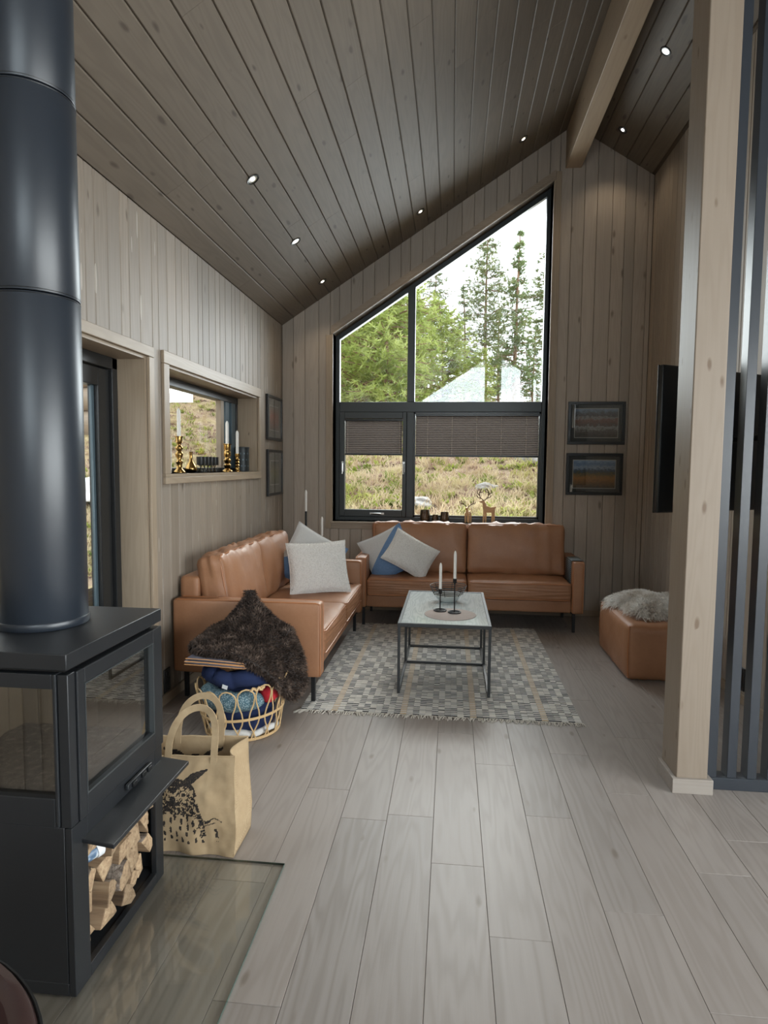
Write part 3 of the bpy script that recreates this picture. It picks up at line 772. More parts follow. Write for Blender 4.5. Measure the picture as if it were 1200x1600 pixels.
for _m in ('logside', 'logend'):      # every log its own tone
    _t = M[_m].node_tree; _b = _t.nodes['Principled BSDF']; _src = _b.inputs['Base Color'].links[0].from_socket
    _o = _t.nodes.new('ShaderNodeObjectInfo'); _mr = _t.nodes.new('ShaderNodeMapRange'); _mr.inputs[3].default_value = 0.55; _mr.inputs[4].default_value = 1.05
    _h = _t.nodes.new('ShaderNodeHueSaturation'); _t.links.new(_o.outputs['Random'], _mr.inputs[0]); _t.links.new(_mr.outputs[0], _h.inputs['Value']); _h.inputs['Saturation'].default_value = 0.85
    _t.links.new(_src, _h.inputs['Color']); _t.links.new(_h.outputs[0], _b.inputs['Base Color'])
rl = random.Random(21)
rows = [(0.060, [0.075, 0.09, 0.08, 0.085, 0.07], 0.075), (0.137, [0.09, 0.07, 0.085, 0.075, 0.08], 0.08), (0.219, [0.075, 0.085, 0.09, 0.07, 0.08], 0.075), (0.296, [0.09, 0.085, 0.075, 0.08, 0.07], 0.06), (0.358, [0.08, 0.09, 0.085, 0.075, 0.07], 0.052)]
pos = ['bottom layer', 'second layer', 'middle layer', 'fourth layer', 'top layer']
col_w = ['near end', 'second from near end', 'centre', 'second from far end', 'far end']
nm = 0
for ri, (z, ws, hh) in enumerate(rows):
    y = 1.640
    for ci, w in enumerate(ws):
        w = min(w, 2.030-y)
        if w < 0.03: break
        if ri == 3 and ci == 0: y += w+0.002; continue      # the white-capped can lies here
        kind = rl.random(); poly = []; arc = ()
        if kind < 0.65:            # split wedge: a point and a round bark side
            sp = rl.uniform(1.0, 1.9); a0 = rl.uniform(0, 2*PI); na = 5
            poly = [(0.0, 0.0)]+[(math.cos(a0+sp*q_/na)*rl.uniform(0.94, 1.04), math.sin(a0+sp*q_/na)*rl.uniform(0.94, 1.04)) for q_ in range(na+1)]
            arc = tuple(range(1, na+1))
        elif kind < 0.8:           # half round
            a0 = rl.uniform(0, 2*PI); poly = [(math.cos(a0+PI*q_/6), math.sin(a0+PI*q_/6)) for q_ in range(7)]; arc = tuple(range(6))
        else:                      # rough slab
            a0 = rl.uniform(-0.5, 0.5); poly = [(math.cos(a0+PI/4+PI/2*q_)*rl.uniform(0.75, 1.1), math.sin(a0+PI/4+PI/2*q_)*rl.uniform(0.75, 1.1)) for q_ in range(4)]
        ymin, ymax = min(p[0] for p in poly), max(p[0] for p in poly); zmin, zmax = min(p[1] for p in poly), max(p[1] for p in poly)
        poly = [((p[0]-ymin)/(ymax-ymin)*(w-0.003)-(w-0.003)/2, (p[1]-zmin)/(zmax-zmin)*hh-hh/2) for p in poly]
        xf = -1.036+rl.uniform(-0.03, 0.016)+ (0.008 if ri > 2 else 0); Lg = rl.uniform(0.26, 0.32)
        barky = rl.random() < 0.7
        q = MB(); nseg = 5; sk = (rl.uniform(-0.1, 0.1), rl.uniform(-0.06, 0.06)); n = len(poly)
        for s in range(nseg+1):
            f = s/nseg; jj = [(rl.uniform(-0.004, 0.004), rl.uniform(-0.004, 0.004)) for _ in poly]
            q.v += [(-Lg*f+(rl.uniform(-0.012, 0.006) if s == 0 else 0), p[0]*(1-0.08*f)+jj[i][0], p[1]*(1-0.08*f)+jj[i][1]) for i, p in enumerate(poly)]
        bark_faces = set(arc) if barky else set()
        for s in range(nseg):
            for i in range(n):
                q.f.append((s*n+i, s*n+(i+1) % n, (s+1)*n+(i+1) % n, (s+1)*n+i)); q.m.append(2 if i in bark_faces else 0)
        # end cap with centre vertex
        q.v.append((0.004, 0, 0)); cidx = len(q.v)-1
        for i in range(n): q.f.append((cidx, (i+1) % n, i)); q.m.append(1)
        q.f.append(tuple(nseg*n+i for i in range(n))); q.m.append(0)
        o = q.build('firewood_log', [M['logside'], M['logend'], M['bark']], None, bevel=0.002, seg=1, loc=(xf, y+w/2, z+hh/2), rot=(0, rl.uniform(-0.06, 0.06), rl.uniform(-0.10, 0.10)))
        desc = 'split firewood log with grey bark' if barky else 'pale split firewood log'
        tag(o, f'{desc} under the stove, {pos[ri]}, {col_w[min(ci, 4)]}', 'firewood', 'firewood logs in the stove')
        y += w+0.002
t = NT('can_print'); v = t.coords()
M['can'] = t.fin(t.ramp(t.noise(v, 22, 2), [(0.42, srgb(206, 212, 216)), (0.5, srgb(96, 122, 150)), (0.62, srgb(60, 76, 92))]), 0.4)
M['white'] = plain('white_plastic', srgb(226, 228, 230), 0.35, var=0.02)
can = thing('firelighter_can', 'white-capped printed can lying on top of the firewood', 'can', (-1.040, 1.690, 0.352)); can.rotation_euler = (-PI/2+0.1, 0, -0.45)
MB().lathe([(0.020, -0.05), (0.022, -0.047), (0.022, 0.0)], 28).build('tube', M['can'], can, smooth=True)
MB().lathe([(0.0245, 0.0005), (0.0255, 0.003), (0.0255, 0.020), (0.023, 0.023), (0.018, 0.023), (0.017, 0.020)], 28).build('cap', M['white'], can, smooth=True)

# ------------------------------------------------------------------ jute bag with the owl
t = NT('jute_cloth'); v = t.coords('Object'); 
wv = t.math('ADD', t.n('ShaderNodeTexWave', {'Vector': v, 'Scale': 150.0, 'Distortion': 1.5, 'Detail': 1.0}, wave_type='BANDS', bands_direction='X').outputs[1], t.n('ShaderNodeTexWave', {'Vector': v, 'Scale': 150.0, 'Distortion': 1.5, 'Detail': 1.0}, wave_type='BANDS', bands_direction='Z').outputs[1])
cj = t.mix(t.noise(v, 30, 5), srgb(172, 148, 116), srgb(204, 182, 148))
cj = t.mix(t.math('MULTIPLY', wv, 0.22), cj, srgb(140, 112, 80))
ink = t.n('ShaderNodeAttribute', attribute_name='ink').outputs['Fac']
inkm = t.math('MULTIPLY', t.math('GREATER_THAN', ink, 0.5), t.math('GREATER_THAN', t.noise(v, 900, 2), 0.36))
t.bump(wv, 0.35, 0.002); M['jute'] = t.fin(t.mix(inkm, cj, srgb(38, 36, 38)), 0.9, spec=0.2)
M['jute_plain'] = M['jute']
def owl(u, v, rr):
    """printed owl: u from -0.5 (left) to 0.5, v from 0 (bottom) to 1; 1 = ink"""
    n1 = noise.noise((u*38, v*40, 1.3)); n2 = noise.noise((u*80, v*70, 5.1))
    hx, hy = u+0.10, v-0.62
    d = (hx/0.235)**2+(hy/0.17)**2
    # ear tufts
    for s in (-1, 1):
        ex, ey = hx*s, hy
        if 0.06 < ex < 0.33 and 0.10 < ey < 0.25:
            c = 0.115+(ex-0.08)*0.52
            if abs(ey-c) < 0.055*(1-abs(ex-0.18)/0.17): return 1
    if d < 1:
        for s in (-1, 1):          # eye discs
            e = math.hypot((hx*s-0.105)/1.0, (hy-0.01)*1.0)
            if e < 0.022: return 1
            if e < 0.036: return 0
            if e < 0.044 and hy > -0.005: return 1
            if e < 0.085: return 1 if n1+1.1*n2 > 0.12 else 0
        if abs(hx) < 0.03 and -0.11 < hy < 0.0: return 1     # beak
        if hy > 0.03+abs(hx)*0.25: return 1 if n1+n2*0.6 > -0.45 else 0
        return 1 if n1+n2*0.8+0.25*(d-0.6) > -0.12 else 0
    if v < 0.56 and v > 0.06:      # body: feather spots inside a tapering outline
        bw = 0.25+0.06*math.sin((0.56-v)*5)
        bx = u+0.10-0.05*(0.56-v)
        if abs(bx) < bw:
            edge = abs(bx)/bw
            if edge > 0.86 and v > 0.2: return 1 if n1 > -0.2 else 0
            ci_, cj_ = math.floor(bx*17), math.floor(v*11+0.5*(math.floor(bx*17) % 2))
            h1 = noise.noise((ci_*3.7, cj_*5.3, 0.5)); h2 = noise.noise((ci_*2.9+9, cj_*4.1, 2.5))
            cu = (bx*17) % 1-0.5+0.5*h1; cv = (v*11+0.5*(ci_ % 2)) % 1-0.5+0.4*h2
            if v > 0.13 and h1+h2 > -0.45 and (cu/(0.30*(0.45+0.8*v)))**2+(cv/(0.34+0.2*h2))**2 < 1+0.8*n2: return 1
            if v > 0.42: return 1 if n1+n2 > 0.05 else 0
    # twig
    bx = u-0.12
    if 0 < bx < 0.26 and abs(v-(0.40-0.10*bx+0.02*math.sin(bx*40))) < 0.006: return 1
    if 0.03 < bx < 0.20 and abs(v-(0.29+0.30*bx)) < 0.005: return 1
    if 0.10 < bx < 0.16 and abs(v-(0.36+0.5*(bx-0.13))) < 0.012: return 1
    if 0.185 < bx < 0.225 and abs(v-0.21) < 0.075 and n1 > -0.25 and abs(bx-0.205-(v-0.21)*-0.12) < 0.014: return 1
    return 0
bag = thing('jute_bag', 'natural jute shopping bag printed with a black owl beside the stove', 'bag', (-1.005, 2.33, 0))
BWd, BH, BD = 0.40, 0.37, 0.20
def bagx(u, v):        # outline narrows to the top, sags at the lower corners
    return u*BWd*(0.985+0.12*max(0, 0.45-abs(v-0.30))*abs(u)*2)
def fronty(u, v): return -BD/2-0.018*math.sin(PI*v)*math.cos(PI*u*0.9)+0.011*noise.noise((u*4, v*3, 2))+0.0025*noise.noise((u*13, v*9, 5))+0.035*v*v-0.02*max(0, 0.3-v)*math.sin(u*16)
def zz(u, v): return v*BH*(1+0.05*u)+0.004*noise.noise((u*5, v*3, 7))
NU, NV = 120, 112
vs = []; fs = []; inkv = []
for j in range(NV+1):
    for i in range(NU+1):
        u, v = i/NU-0.5, j/NV
        vs.append((bagx(u, v), fronty(u, v), zz(u, v)+0.002)); inkv.append(float(owl(u, v, None)))
for j in range(NV):
    for i in range(NU):
        b = j*(NU+1)+i; fs.append((b, b+1, b+NU+2, b+NU+1))
fo = MB().add(vs, fs).build('front_panel', M['jute'], bag, smooth=True)
at = fo.data.attributes.new('ink', 'FLOAT', 'POINT'); at.data.foreach_set('value', inkv)
def panel(name, fn, nu, nv):
    vs = [fn(i/nu, j/nv) for j in range(nv+1) for i in range(nu+1)]
    fs = [(j*(nu+1)+i, j*(nu+1)+i+1, (j+1)*(nu+1)+i+1, (j+1)*(nu+1)+i) for j in range(nv) for i in range(nu)]
    o = MB().add(vs, fs).build(name, M['jute'], bag, smooth=True)
    md = o.modifiers.new('thick', 'SOLIDIFY'); md.thickness = 0.0025; md.offset = 0
    return o
def backy(u, v): return BD/2+0.015*math.sin(PI*v)*math.cos(PI*u)-0.01*v
bk = panel('back_panel', lambda a, v: (bagx(a-0.5, v), backy(a-0.5, v), zz(a-0.5, v)*1.03+0.002), 60, 60)
at = bk.data.attributes.new('ink', 'FLOAT', 'POINT')   # the print shows through the cloth of the far side
at.data.foreach_set('value', [float(owl((i/60-0.5)*1.0, j/60, None))*(1.0 if j/60 > 0.55 else 0.0) for j in range(61) for i in range(61)])
for s in (-1, 1):
    def side(a, v, s=s):
        y0, y1 = fronty(0.5*s, v), backy(0.5*s, v)
        fold = -0.045*s*math.sin(PI*a)*v*v+0.03*s*math.sin(PI*a)*math.sin(PI*min(1, v*1.6))*(1-v)
        return (bagx(0.5*s, v)+fold, y0+(y1-y0)*a, zz(0.5*s, v)*(1+0.03*a)+0.002-0.012*math.sin(PI*a)*v)
    panel('gusset', side, 12, 24)
panel('bottom', lambda a, b: (bagx(a-0.5, 0), fronty(a-0.5, 0)+(backy(a-0.5, 0)-fronty(a-0.5, 0))*b, 0.003), 20, 8)
for yy, hgt, lean, xo in ((fronty(0, 1), 0.20, 0.05, 0.02), (backy(0, 1), 0.20, 0.02, -0.01)):
    pts = []
    for k in range(25):
        a = PI*k/24; px_ = -0.092*math.cos(a)+xo*1.0
        zt = hgt*math.sin(a)**0.55
        pts.append((px_+0.02*math.sin(a), yy-0.005+lean*math.sin(a), BH-0.02+zt))
    q = MB(); hw = 0.0135; vv = []
    for k, p in enumerate(pts):
        p = Vector(p); tg = Vector(pts[min(k+1, 24)])-Vector(pts[max(k-1, 0)]); tg.normalize()
        sd = tg.cross(Vector((0, 1, 0))).normalized()*hw
        vv += [p-sd, p+sd]
    o = q.add(vv, [(2*k, 2*k+1, 2*k+3, 2*k+2) for k in range(24)]).build('handle', M['jute'], bag)
    md = o.modifiers.new('thick', 'SOLIDIFY'); md.thickness = 0.004; md.offset = 0
for yy in (fronty(0, 1), backy(0, 1)):
    MB().tube([(bagx(u/10-0.5, 1), (fronty(u/10-0.5, 1) if yy < 0 else backy(u/10-0.5, 1)), zz(u/10-0.5, 1)*(1 if yy < 0 else 1.03)+0.002) for u in range(11)], 0.004, 6).build('hem', M['jute'], bag, smooth=True)

# ------------------------------------------------------------------ rattan basket of blankets
BX, BY = -1.165, 3.40
M['rattan'] = plain('pale_rattan', srgb(206, 174, 128), 0.5, var=0.18, vs=40)
bk_ = thing('rattan_basket', 'open looped rattan basket full of blankets beside the leather sofa', 'basket', (BX, BY, 0))
NL = 16
def br(z): return 0.205+0.055*min(1, z/0.30)
for i in range(NL):
    a0 = 2*PI*i/NL; pt = 2*PI/NL; path = []
    prof = [(0.012, 0.66), (0.05, 0.50), (0.10, 0.24), (0.13, 0.17), (0.17, 0.24), (0.22, 0.42), (0.26, 0.47), (0.285, 0.40), (0.303, 0.22), (0.309, 0.0)]
    fullp = [(z, -o_) for z, o_ in prof]+[(z, o_) for z, o_ in prof[-2::-1]]
    for z, o_ in fullp:
        a = a0+o_*pt; r = br(z); path.append((r*math.cos(a), r*math.sin(a), z*(1+0.10*math.cos(a0-0.4))))
    MB().tube(path, 0.0042, 6).build('cane_loop', M['rattan'], bk_, smooth=True)
for z, r in ((0.006, 0.207), (0.014, 0.209), (0.128, br(0.128)+0.004), (0.135, br(0.135)+0.004)):
    MB().tube([(r*math.cos(2*PI*j/48), r*math.sin(2*PI*j/48), z*(1+0.10*math.cos(2*PI*j/48-0.4)*(z > 0.05))) for j in range(48)], 0.0045, 6, closed=True).build('hoop', M['rattan'], bk_, smooth=True)
MB().lathe([(0.001, 0.002), (0.2, 0.002), (0.2, 0.008), (0.001, 0.008)], 32).build('bottom', M['rattan'], bk_)
for i in range(1):
    a = -0.95
    q = MB(); z = 0.30*(1+0.1*math.cos(a-0.4))
    q.tube([((br(0.3)+0.004)*math.cos(a+d), (br(0.3)+0.004)*math.sin(a+d), z+0.008*math.sin(d*60)) for d in [k*0.03 for k in range(-5, 6)]], 0.008, 6); q.build('bound_grip', M['rattan'], bk_, smooth=True)
def cloth_mat(name, c1, c2, sc=260, bump=0.5, vs=18):
    t = NT(name); v = t.coords('Object'); n = t.noise(v, sc, 3); t.bump(n, bump, 0.004)
    return t.fin(t.mix(t.noise(v, vs, 4), c1, c2), 0.95, spec=0.15)
M['navy'] = cloth_mat('navy_fleece', srgb(30, 38, 66), srgb(44, 54, 86))
t = NT('teal_knit'); v = t.coords('Object')
kn = t.n('ShaderNodeTexVoronoi', {'Vector': v, 'Scale': 130.0}).outputs['Distance']; t.bump(kn, 0.8, 0.004)
M['teal'] = t.fin(t.ramp(kn, [(0.1, srgb(168, 186, 190)), (0.6, srgb(84, 112, 124))]), 0.95, spec=0.1)
M['red'] = cloth_mat('red_wool', srgb(190, 40, 52), srgb(206, 62, 70)); M['cream'] = cloth_mat('cream_cotton', srgb(196, 194, 190), srgb(220, 218, 214), 160)
def roll(name, m, label, r0, z0, rr, a0, a1, hz=None, group=None, cat='blanket', wob=0.012, loc=(BX, BY, 0)):
    """a blanket stuffed as a bent roll inside the basket"""
    q = MB(); path = []; rad = []; n = 40
    for k in range(n+1):
        f = k/n; a = a0+(a1-a0)*f
        r = r0+wob*noise.noise((a*3, z0*20, 1)); path.append((r*math.cos(a), r*math.sin(a), z0+wob*1.2*noise.noise((a*2.3, 9+z0*7, 4))))
        rad.append(rr*(1-0.45*abs(2*f-1)**6)*(1+0.12*noise.noise((a*5, 2, z0*9))))
    q.tube(path, rad, 18)
    vv = []
    for i, p in enumerate(q.v):
        p = Vector(p); s = noise.noise((p.x*26, p.y*26, p.z*40)); vv.append((p.x*(1+0.02*s), p.y*(1+0.02*s), p.z*(hz or 1)+0.004*s))
    q.v = vv
    return tag(q.build(name, m, None, smooth=True, loc=loc, angle=180), label, cat, group)
q = MB(); prof = [(0.02, 0.012), (0.165, 0.012), (0.178, 0.05), (0.180, 0.12), (0.165, 0.17), (0.120, 0.30), (0.02, 0.31)]
q.lathe(prof, 36); q.v = [(p[0]*(1+0.05*noise.noise((p[0]*9, p[1]*9, p[2]*14))), p[1]*(1+0.05*noise.noise((p[0]*9, p[1]*9, p[2]*14))), p[2]) for p in q.v]
tag(q.build('navy_blanket', M['navy'], None, smooth=True, loc=(BX, BY, 0), angle=180), 'navy blanket stuffed in the bottom of the rattan basket', 'blanket')
roll('knitted_blanket', M['teal'], 'grey-teal knitted blanket bulging inside the rattan basket', 0.172, 0.215, 0.056, PI*0.95, PI*1.80)
roll('red_blanket', M['red'], 'red wool blanket peeping out on the right side of the basket', 0.168, 0.228, 0.055, PI*1.81, PI*2.25)
roll('cream_blanket', M['cream'], 'cream cotton throw lining the bottom of the basket', 0.182, 0.035, 0.018, PI*1.1, PI*2.1)
nt_ = roll('navy_throw', M['navy'], 'navy blue throw folded over the rattan basket rim', 0.185, 0.335, 0.045, PI*0.85, PI*2.05, wob=0.03)
tg_ = B('care_tag', -0.015, 0.015, -0.001, 0.001, -0.012, 0.012, M['white'], nt_); tg_.location = (-0.02, -0.232, 0.315); tg_.rotation_euler = (0.25, 0.3, 0)
# folded felt throw with an orange edge
M['felt'] = cloth_mat('grey_blue_felt', srgb(92, 92, 104), srgb(116, 112, 118), 300); M['orange'] = cloth_mat('orange_blanket_stitch', srgb(206, 150, 100), srgb(222, 168, 118), 200)
ft = thing('felt_throw', 'folded grey felt throw with orange stitched edge on the basket pile', 'throw', (BX-0.075, BY-0.10, 0.415), -0.08)
for k in range(2):
    w, d = 0.36-0.015*k, 0.22
    soft('fold', (w, d, 0.016), 0.0078, M['felt'], ft, (0.006*k, 0.006*k, 0.010+k*0.0175), (0, 0.03, 0), n=6)
    loop = [(-w/2+0.004, -d/2-0.001, 0.010+k*0.0175+0.008), (-0.05, -d/2-0.003, 0.020+k*0.0175), (w/2-0.01, -d/2-0.001, 0.013+k*0.0175), (w/2+0.002, -d/2, 0.006+k*0.0175), (w/2-0.012, -d/2-0.001, 0.001+k*0.0175), (-0.05, -d/2-0.003, 0.004+k*0.0175), (-w/2+0.004, -d/2-0.001, 0.003+k*0.0175)]
    MB().tube(loop, 0.0022, 6).build('stitched_edge', M['orange'], ft, smooth=True)
# dark sheepskin heaped on top
t = NT('dark_fur'); inf = t.noise(t.coords('Object'), 14, 3)
M['darkfur'] = t.fin(t.ramp(inf, [(0.3, srgb(40, 32, 28)), (0.52, srgb(76, 62, 54)), (0.72, srgb(128, 110, 98))]), 0.7, spec=0.3)
M['darkskin'] = plain('dark_fur_hide', srgb(40, 31, 27), 0.8)
def heap_pt(f, a):
    """dark sheepskin surface: f = 0 at the peak against the sofa arm .. 1 at the hem, a = angle"""
    px0, py0, pz0 = -0.045, 0.275, 0.735
    cx, cy = px0*(1-f)**1.1+0.02*f, py0*(1-f)**0.75+0.05*f
    R = 0.022+0.273*f**1.25
    ex = 1.12 if math.cos(a) > 0 else 1.12
    x = cx+R*math.cos(a)*ex; y = cy+R*math.sin(a)*0.88
    zedge = 0.475
    rt = max(0, math.cos(a+0.25))**3
    z = pz0+(zedge-pz0)*f**0.7
    if f > 0.72: z -= rt*(f-0.72)/0.28*0.27; x -= rt*(f-0.72)/0.28*0.02
    lump = noise.noise((x*9, y*9, z*7))*0.03*f+0.014*math.sin(a*5+1)*f
    fold = 0.02*math.sin(f*9+1.5*math.sin(a))*f
    y = min(y, 0.325)
    return Vector((x+lump*math.cos(a), y+lump*math.sin(a), max(0.40-0.3*rt, z+fold)))
sk = thing('dark_sheepskin', 'dark brown sheepskin heaped on the basket against the sofa arm', 'sheepskin', (BX, BY, 0))
NF, NAA = 20, 56; vs = [heap_pt(i/NF, 2*PI*j/NAA) for i in range(NF+1) for j in range(NAA)]
fs = [(i*NAA+j, (i+1)*NAA+j, (i+1)*NAA+(j+1) % NAA, i*NAA+(j+1) % NAA) for i in range(NF) for j in range(NAA)]
hemv = len(vs)
for j in range(NAA):
    p = heap_pt(1, 2*PI*j/NAA); vs.append(Vector((p.x*0.93, p.y*0.93, p.z-0.045)))
fs += [(NF*NAA+j, hemv+j, hemv+(j+1) % NAA, NF*NAA+(j+1) % NAA) for j in range(NAA)]
hide = MB().add(vs, fs).build('hide', M['darkskin'], sk, smooth=True, angle=180)
rf = random.Random(3)
sm_ = sample_surface(hide.data, 16000, rf)
tag(blades('fur', sm_, M['darkfur'], sk, 0.0026, 0.026, 0.4, 0.65, rf, 0.2), kind='stuff')

# ------------------------------------------------------------------ leather dining chair at the lower left corner
M['brownleather'] = plain('dark_brown_leather', srgb(62, 44, 42), 0.3, 0.0, 0.5, var=0.15, vs=20, bump=0.08, bs=240)
M['oak'] = wood('honey_oak', srgb(206, 150, 86), srgb(160, 108, 56), 'Z', 0.0, tone=0.03)
CX, CY = -0.80, 0.57
ch = thing('leather_chair', 'dark brown leather dining chair with rounded back at the lower left corner', 'chair', (CX, CY, 0), 0)
def shell_pt(a, z, r): return (r*1.25*math.cos(a), r*math.sin(a), z)
vs = []; fs = []; NA2, NZ = 40, 12
ringp = []
for j in range(NZ+1):
    f = j/NZ
    for side in (0,):
        pass
sec = []      # cross-section of the upholstered back, outer side up and over to the inner side
for z, r in ((0.42, 0.235), (0.50, 0.250), (0.60, 0.262), (0.70, 0.270), (0.755, 0.270), (0.775, 0.262), (0.780, 0.250), (0.775, 0.237), (0.755, 0.228), (0.70, 0.225), (0.60, 0.216), (0.50, 0.206), (0.42, 0.195)):
    sec.append((z, r))
for i in range(NA2+1):
    a = -0.15*PI+1.30*PI*i/NA2; fe = abs(2*i/NA2-1)
    for (z, r) in sec: vs.append(shell_pt(a, 0.42+(z-0.42)*(1-0.25*fe**4), r))
ns = len(sec)
for i in range(NA2):
    for k in range(ns-1): fs.append((i*ns+k, (i+1)*ns+k, (i+1)*ns+k+1, i*ns+k+1))
fs += [tuple(range(ns)), tuple(NA2*ns+k for k in range(ns-1, -1, -1))]
backr = MB().add(vs, fs).build('backrest', M['brownleather'], ch, smooth=True)
MB().tube([shell_pt(-0.15*PI+1.30*PI*i/40, 0.42+(0.766-0.42)*(1-0.25*abs(2*i/40-1)**4), 0.2685) for i in range(41)], 0.003, 6).build('stitch_seam', M['black'], backr, smooth=True)
soft('seat', (0.52, 0.44, 0.09), 0.03, M['brownleather'], ch, (0, -0.02, 0.44), bulge=(0, 0, 0.015))
for sx in (-1, 1):
    for sy in (-1, 1):
        MB().tube([(sx*0.20, sy*0.16-0.02, 0.40), (sx*0.25, sy*0.21-0.02, 0.0)], [0.018, 0.011], 12).build('leg', M['oak'], ch, smooth=True)
# ================================================================== seating
t = NT('cognac_leather'); v = t.coords('Object', rand=2.0)
cl_ = t.mix(t.noise(v, 5, 5, 0.6), srgb(142, 98, 70), srgb(178, 132, 98))
cl_ = t.mix(t.math('MULTIPLY', t.noise(v, 60, 4, 0.7), 0.35), cl_, srgb(122, 78, 52))
t.bump(t.math('ADD', t.math('MULTIPLY', t.n('ShaderNodeTexVoronoi', {'Vector': v, 'Scale': 320.0}).outputs['Distance'], 0.25), t.noise(v, 24, 5, 0.6)), 0.22, 0.006)
M['leather'] = t.fin(cl_, t.math('ADD', 0.36, t.math('MULTIPLY', t.noise(v, 14, 3), 0.2)), 0, 0.45)
M['welt'] = plain('cognac_welt', srgb(168, 110, 70), 0.4, var=0.1)
M['leg'] = plain('anthracite_leg_metal', srgb(40, 41, 43), 0.4, 0.4)
def wrinkle(seed, amt, axis):
    def d(p, u):
        # creases that run from the piped edges towards the middle of the panel
        e = abs(u[axis])**1.5
        c = noise.noise((p.x*7+seed, p.y*7, p.z*7))*0.6+noise.noise((p.x*22, p.y*22+seed, p.z*9))*0.4
        g = noise.noise((u[(axis+1) % 3]*9+seed, u[(axis+2) % 3]*2.0, seed*1.7))
        k = amt*(0.5*c+0.9*g*(0.25+e))
        n_ = Vector((u[0]**3, u[1]**3, u[2]**3))
        if n_.length > 0: n_.normalize()
        return p+n_*k
    return d
def sofa(name, label, loc, rz, L, D, backh=0.88):
    """local: x along the length, front at y = 0, back at y = D"""
    o = thing(name, label, 'sofa', loc, rz)
    AW = 0.105
    soft('base', (L-2*AW+0.004, D-0.06, 0.115), 0.012, M['leather'], o, (0, D/2+0.012, 0.2375), n=6)
    for s in (-1, 1):
        arm = soft('armrest', (AW, D, 0.47), 0.022, M['leather'], o, (s*(L/2-AW/2), D/2, 0.415), bulge=(0.003, 0, 0.006), n=8, disp=wrinkle(3+s, 0.0025, 2))
        for e in (-1, 1):
            xx = e*(AW/2-0.007)
            MB().tube([(xx, -D/2+0.004, -0.225), (xx, -D/2+0.002, 0.2), (xx, -D/2+0.008, 0.228), (xx, -D/2+0.03, 0.234), (xx, D/2-0.03, 0.234)], 0.0042, 6).build('piping', M['welt'], arm, smooth=True)
    soft('back_frame', (L-2*AW+0.004, 0.13, 0.60), 0.03, M['leather'], o, (0, D-0.068, 0.48), n=6)
    n = 2; w = (L-2*AW)/n; SD = D-0.115
    for i in range(n):
        cx = -L/2+AW+w*(i+0.5)
        sc = soft('seat_cushion', (w-0.004, SD, 0.17), 0.035, M['leather'], o, (cx, SD/2-0.008, 0.375), bulge=(0, 0.008, 0.014), n=14, disp=wrinkle(i*5+L, 0.007, 1))
        for zz_ in (0.083-0.012, -0.083+0.012):
            hw, hd = (w-0.004)/2-0.012, SD/2-0.001
            MB().tube([(-hw, -hd+0.02, zz_), (-hw+0.02, -hd, zz_), (hw-0.02, -hd, zz_), (hw, -hd+0.02, zz_)], 0.004, 6).build('piping', M['welt'], sc, smooth=True)
        bt = 0.19; bh = backh-0.44
        bc = soft('back_cushion', (w-0.006, bt, bh), 0.05, M['leather'], o, (cx, D-0.135-bt/2+0.005, 0.452+bh/2), (-0.16, 0, 0), bulge=(0, 0.035, 0.012), n=18, disp=wrinkle(i*7+L*2, 0.024, 2))
        hw, hh = (w-0.006)/2-0.016, bh/2-0.010
        for yy in (-bt/2+0.018,):
            MB().tube([(-hw, yy, -hh+0.05), (-hw, yy, hh-0.02), (-hw+0.02, yy, hh), (0, yy, hh+0.008), (hw-0.02, yy, hh), (hw, yy, hh-0.02), (hw, yy, -hh+0.05)], 0.0045, 6).build('piping', M['welt'], bc, smooth=True)
    for sx in (-1, 1):
        for y in (0.06, D-0.06):
            x = sx*(L/2-0.075)
            q = MB(); q.box(x-0.013, x+0.013, y-0.013, y+0.013, 0, 0.182); q.box(x-0.03, x+0.03, y-0.03, y+0.03, 0.176, 0.183)
            q.build('leg', M['leg'], o, bevel=0.002)
    return o
sofa('leather_sofa', 'cognac leather two-seat sofa along the left wall beside the basket', (-0.79, 4.68, 0.0), PI/2, 1.85, 0.955, 0.90)
sb = sofa('leather_sofa', 'wide cognac leather sofa below the gable window', (0.16, 5.735, 0), 0, 2.08, 0.70, 0.93)

# throw pillows
t = NT('boucle_wool'); v = t.coords('Object'); vn = t.n('ShaderNodeTexVoronoi', {'Vector': v, 'Scale': 95.0}).outputs['Distance']
t.bump(t.math('ADD', vn, t.noise(v, 220, 3)), 0.5, 0.006)
M['boucle'] = t.fin(t.ramp(vn, [(0.0, srgb(240, 239, 236)), (0.8, srgb(220, 218, 214))]), 1.0, spec=0.1)
t = NT('grey_and_blue_wool'); v = t.coords('Object'); gz = t.n('ShaderNodeSeparateXYZ', {0: v}).outputs
band = t.math('GREATER_THAN', t.math('ADD', t.math('MULTIPLY', gz[0], 0.62), t.math('MULTIPLY', gz[1], -0.78)), -0.06)
band2 = t.math('GREATER_THAN', gz[0], 0.09)
t.bump(t.noise(v, 300, 3), 0.5, 0.003)
M['greyblue'] = t.fin(t.mix(band, t.mix(t.noise(v, 90, 3), srgb(186, 186, 186), srgb(206, 206, 204)), t.mix(t.noise(v, 60, 3), srgb(94, 122, 158), srgb(118, 146, 182))), 0.95, spec=0.1)
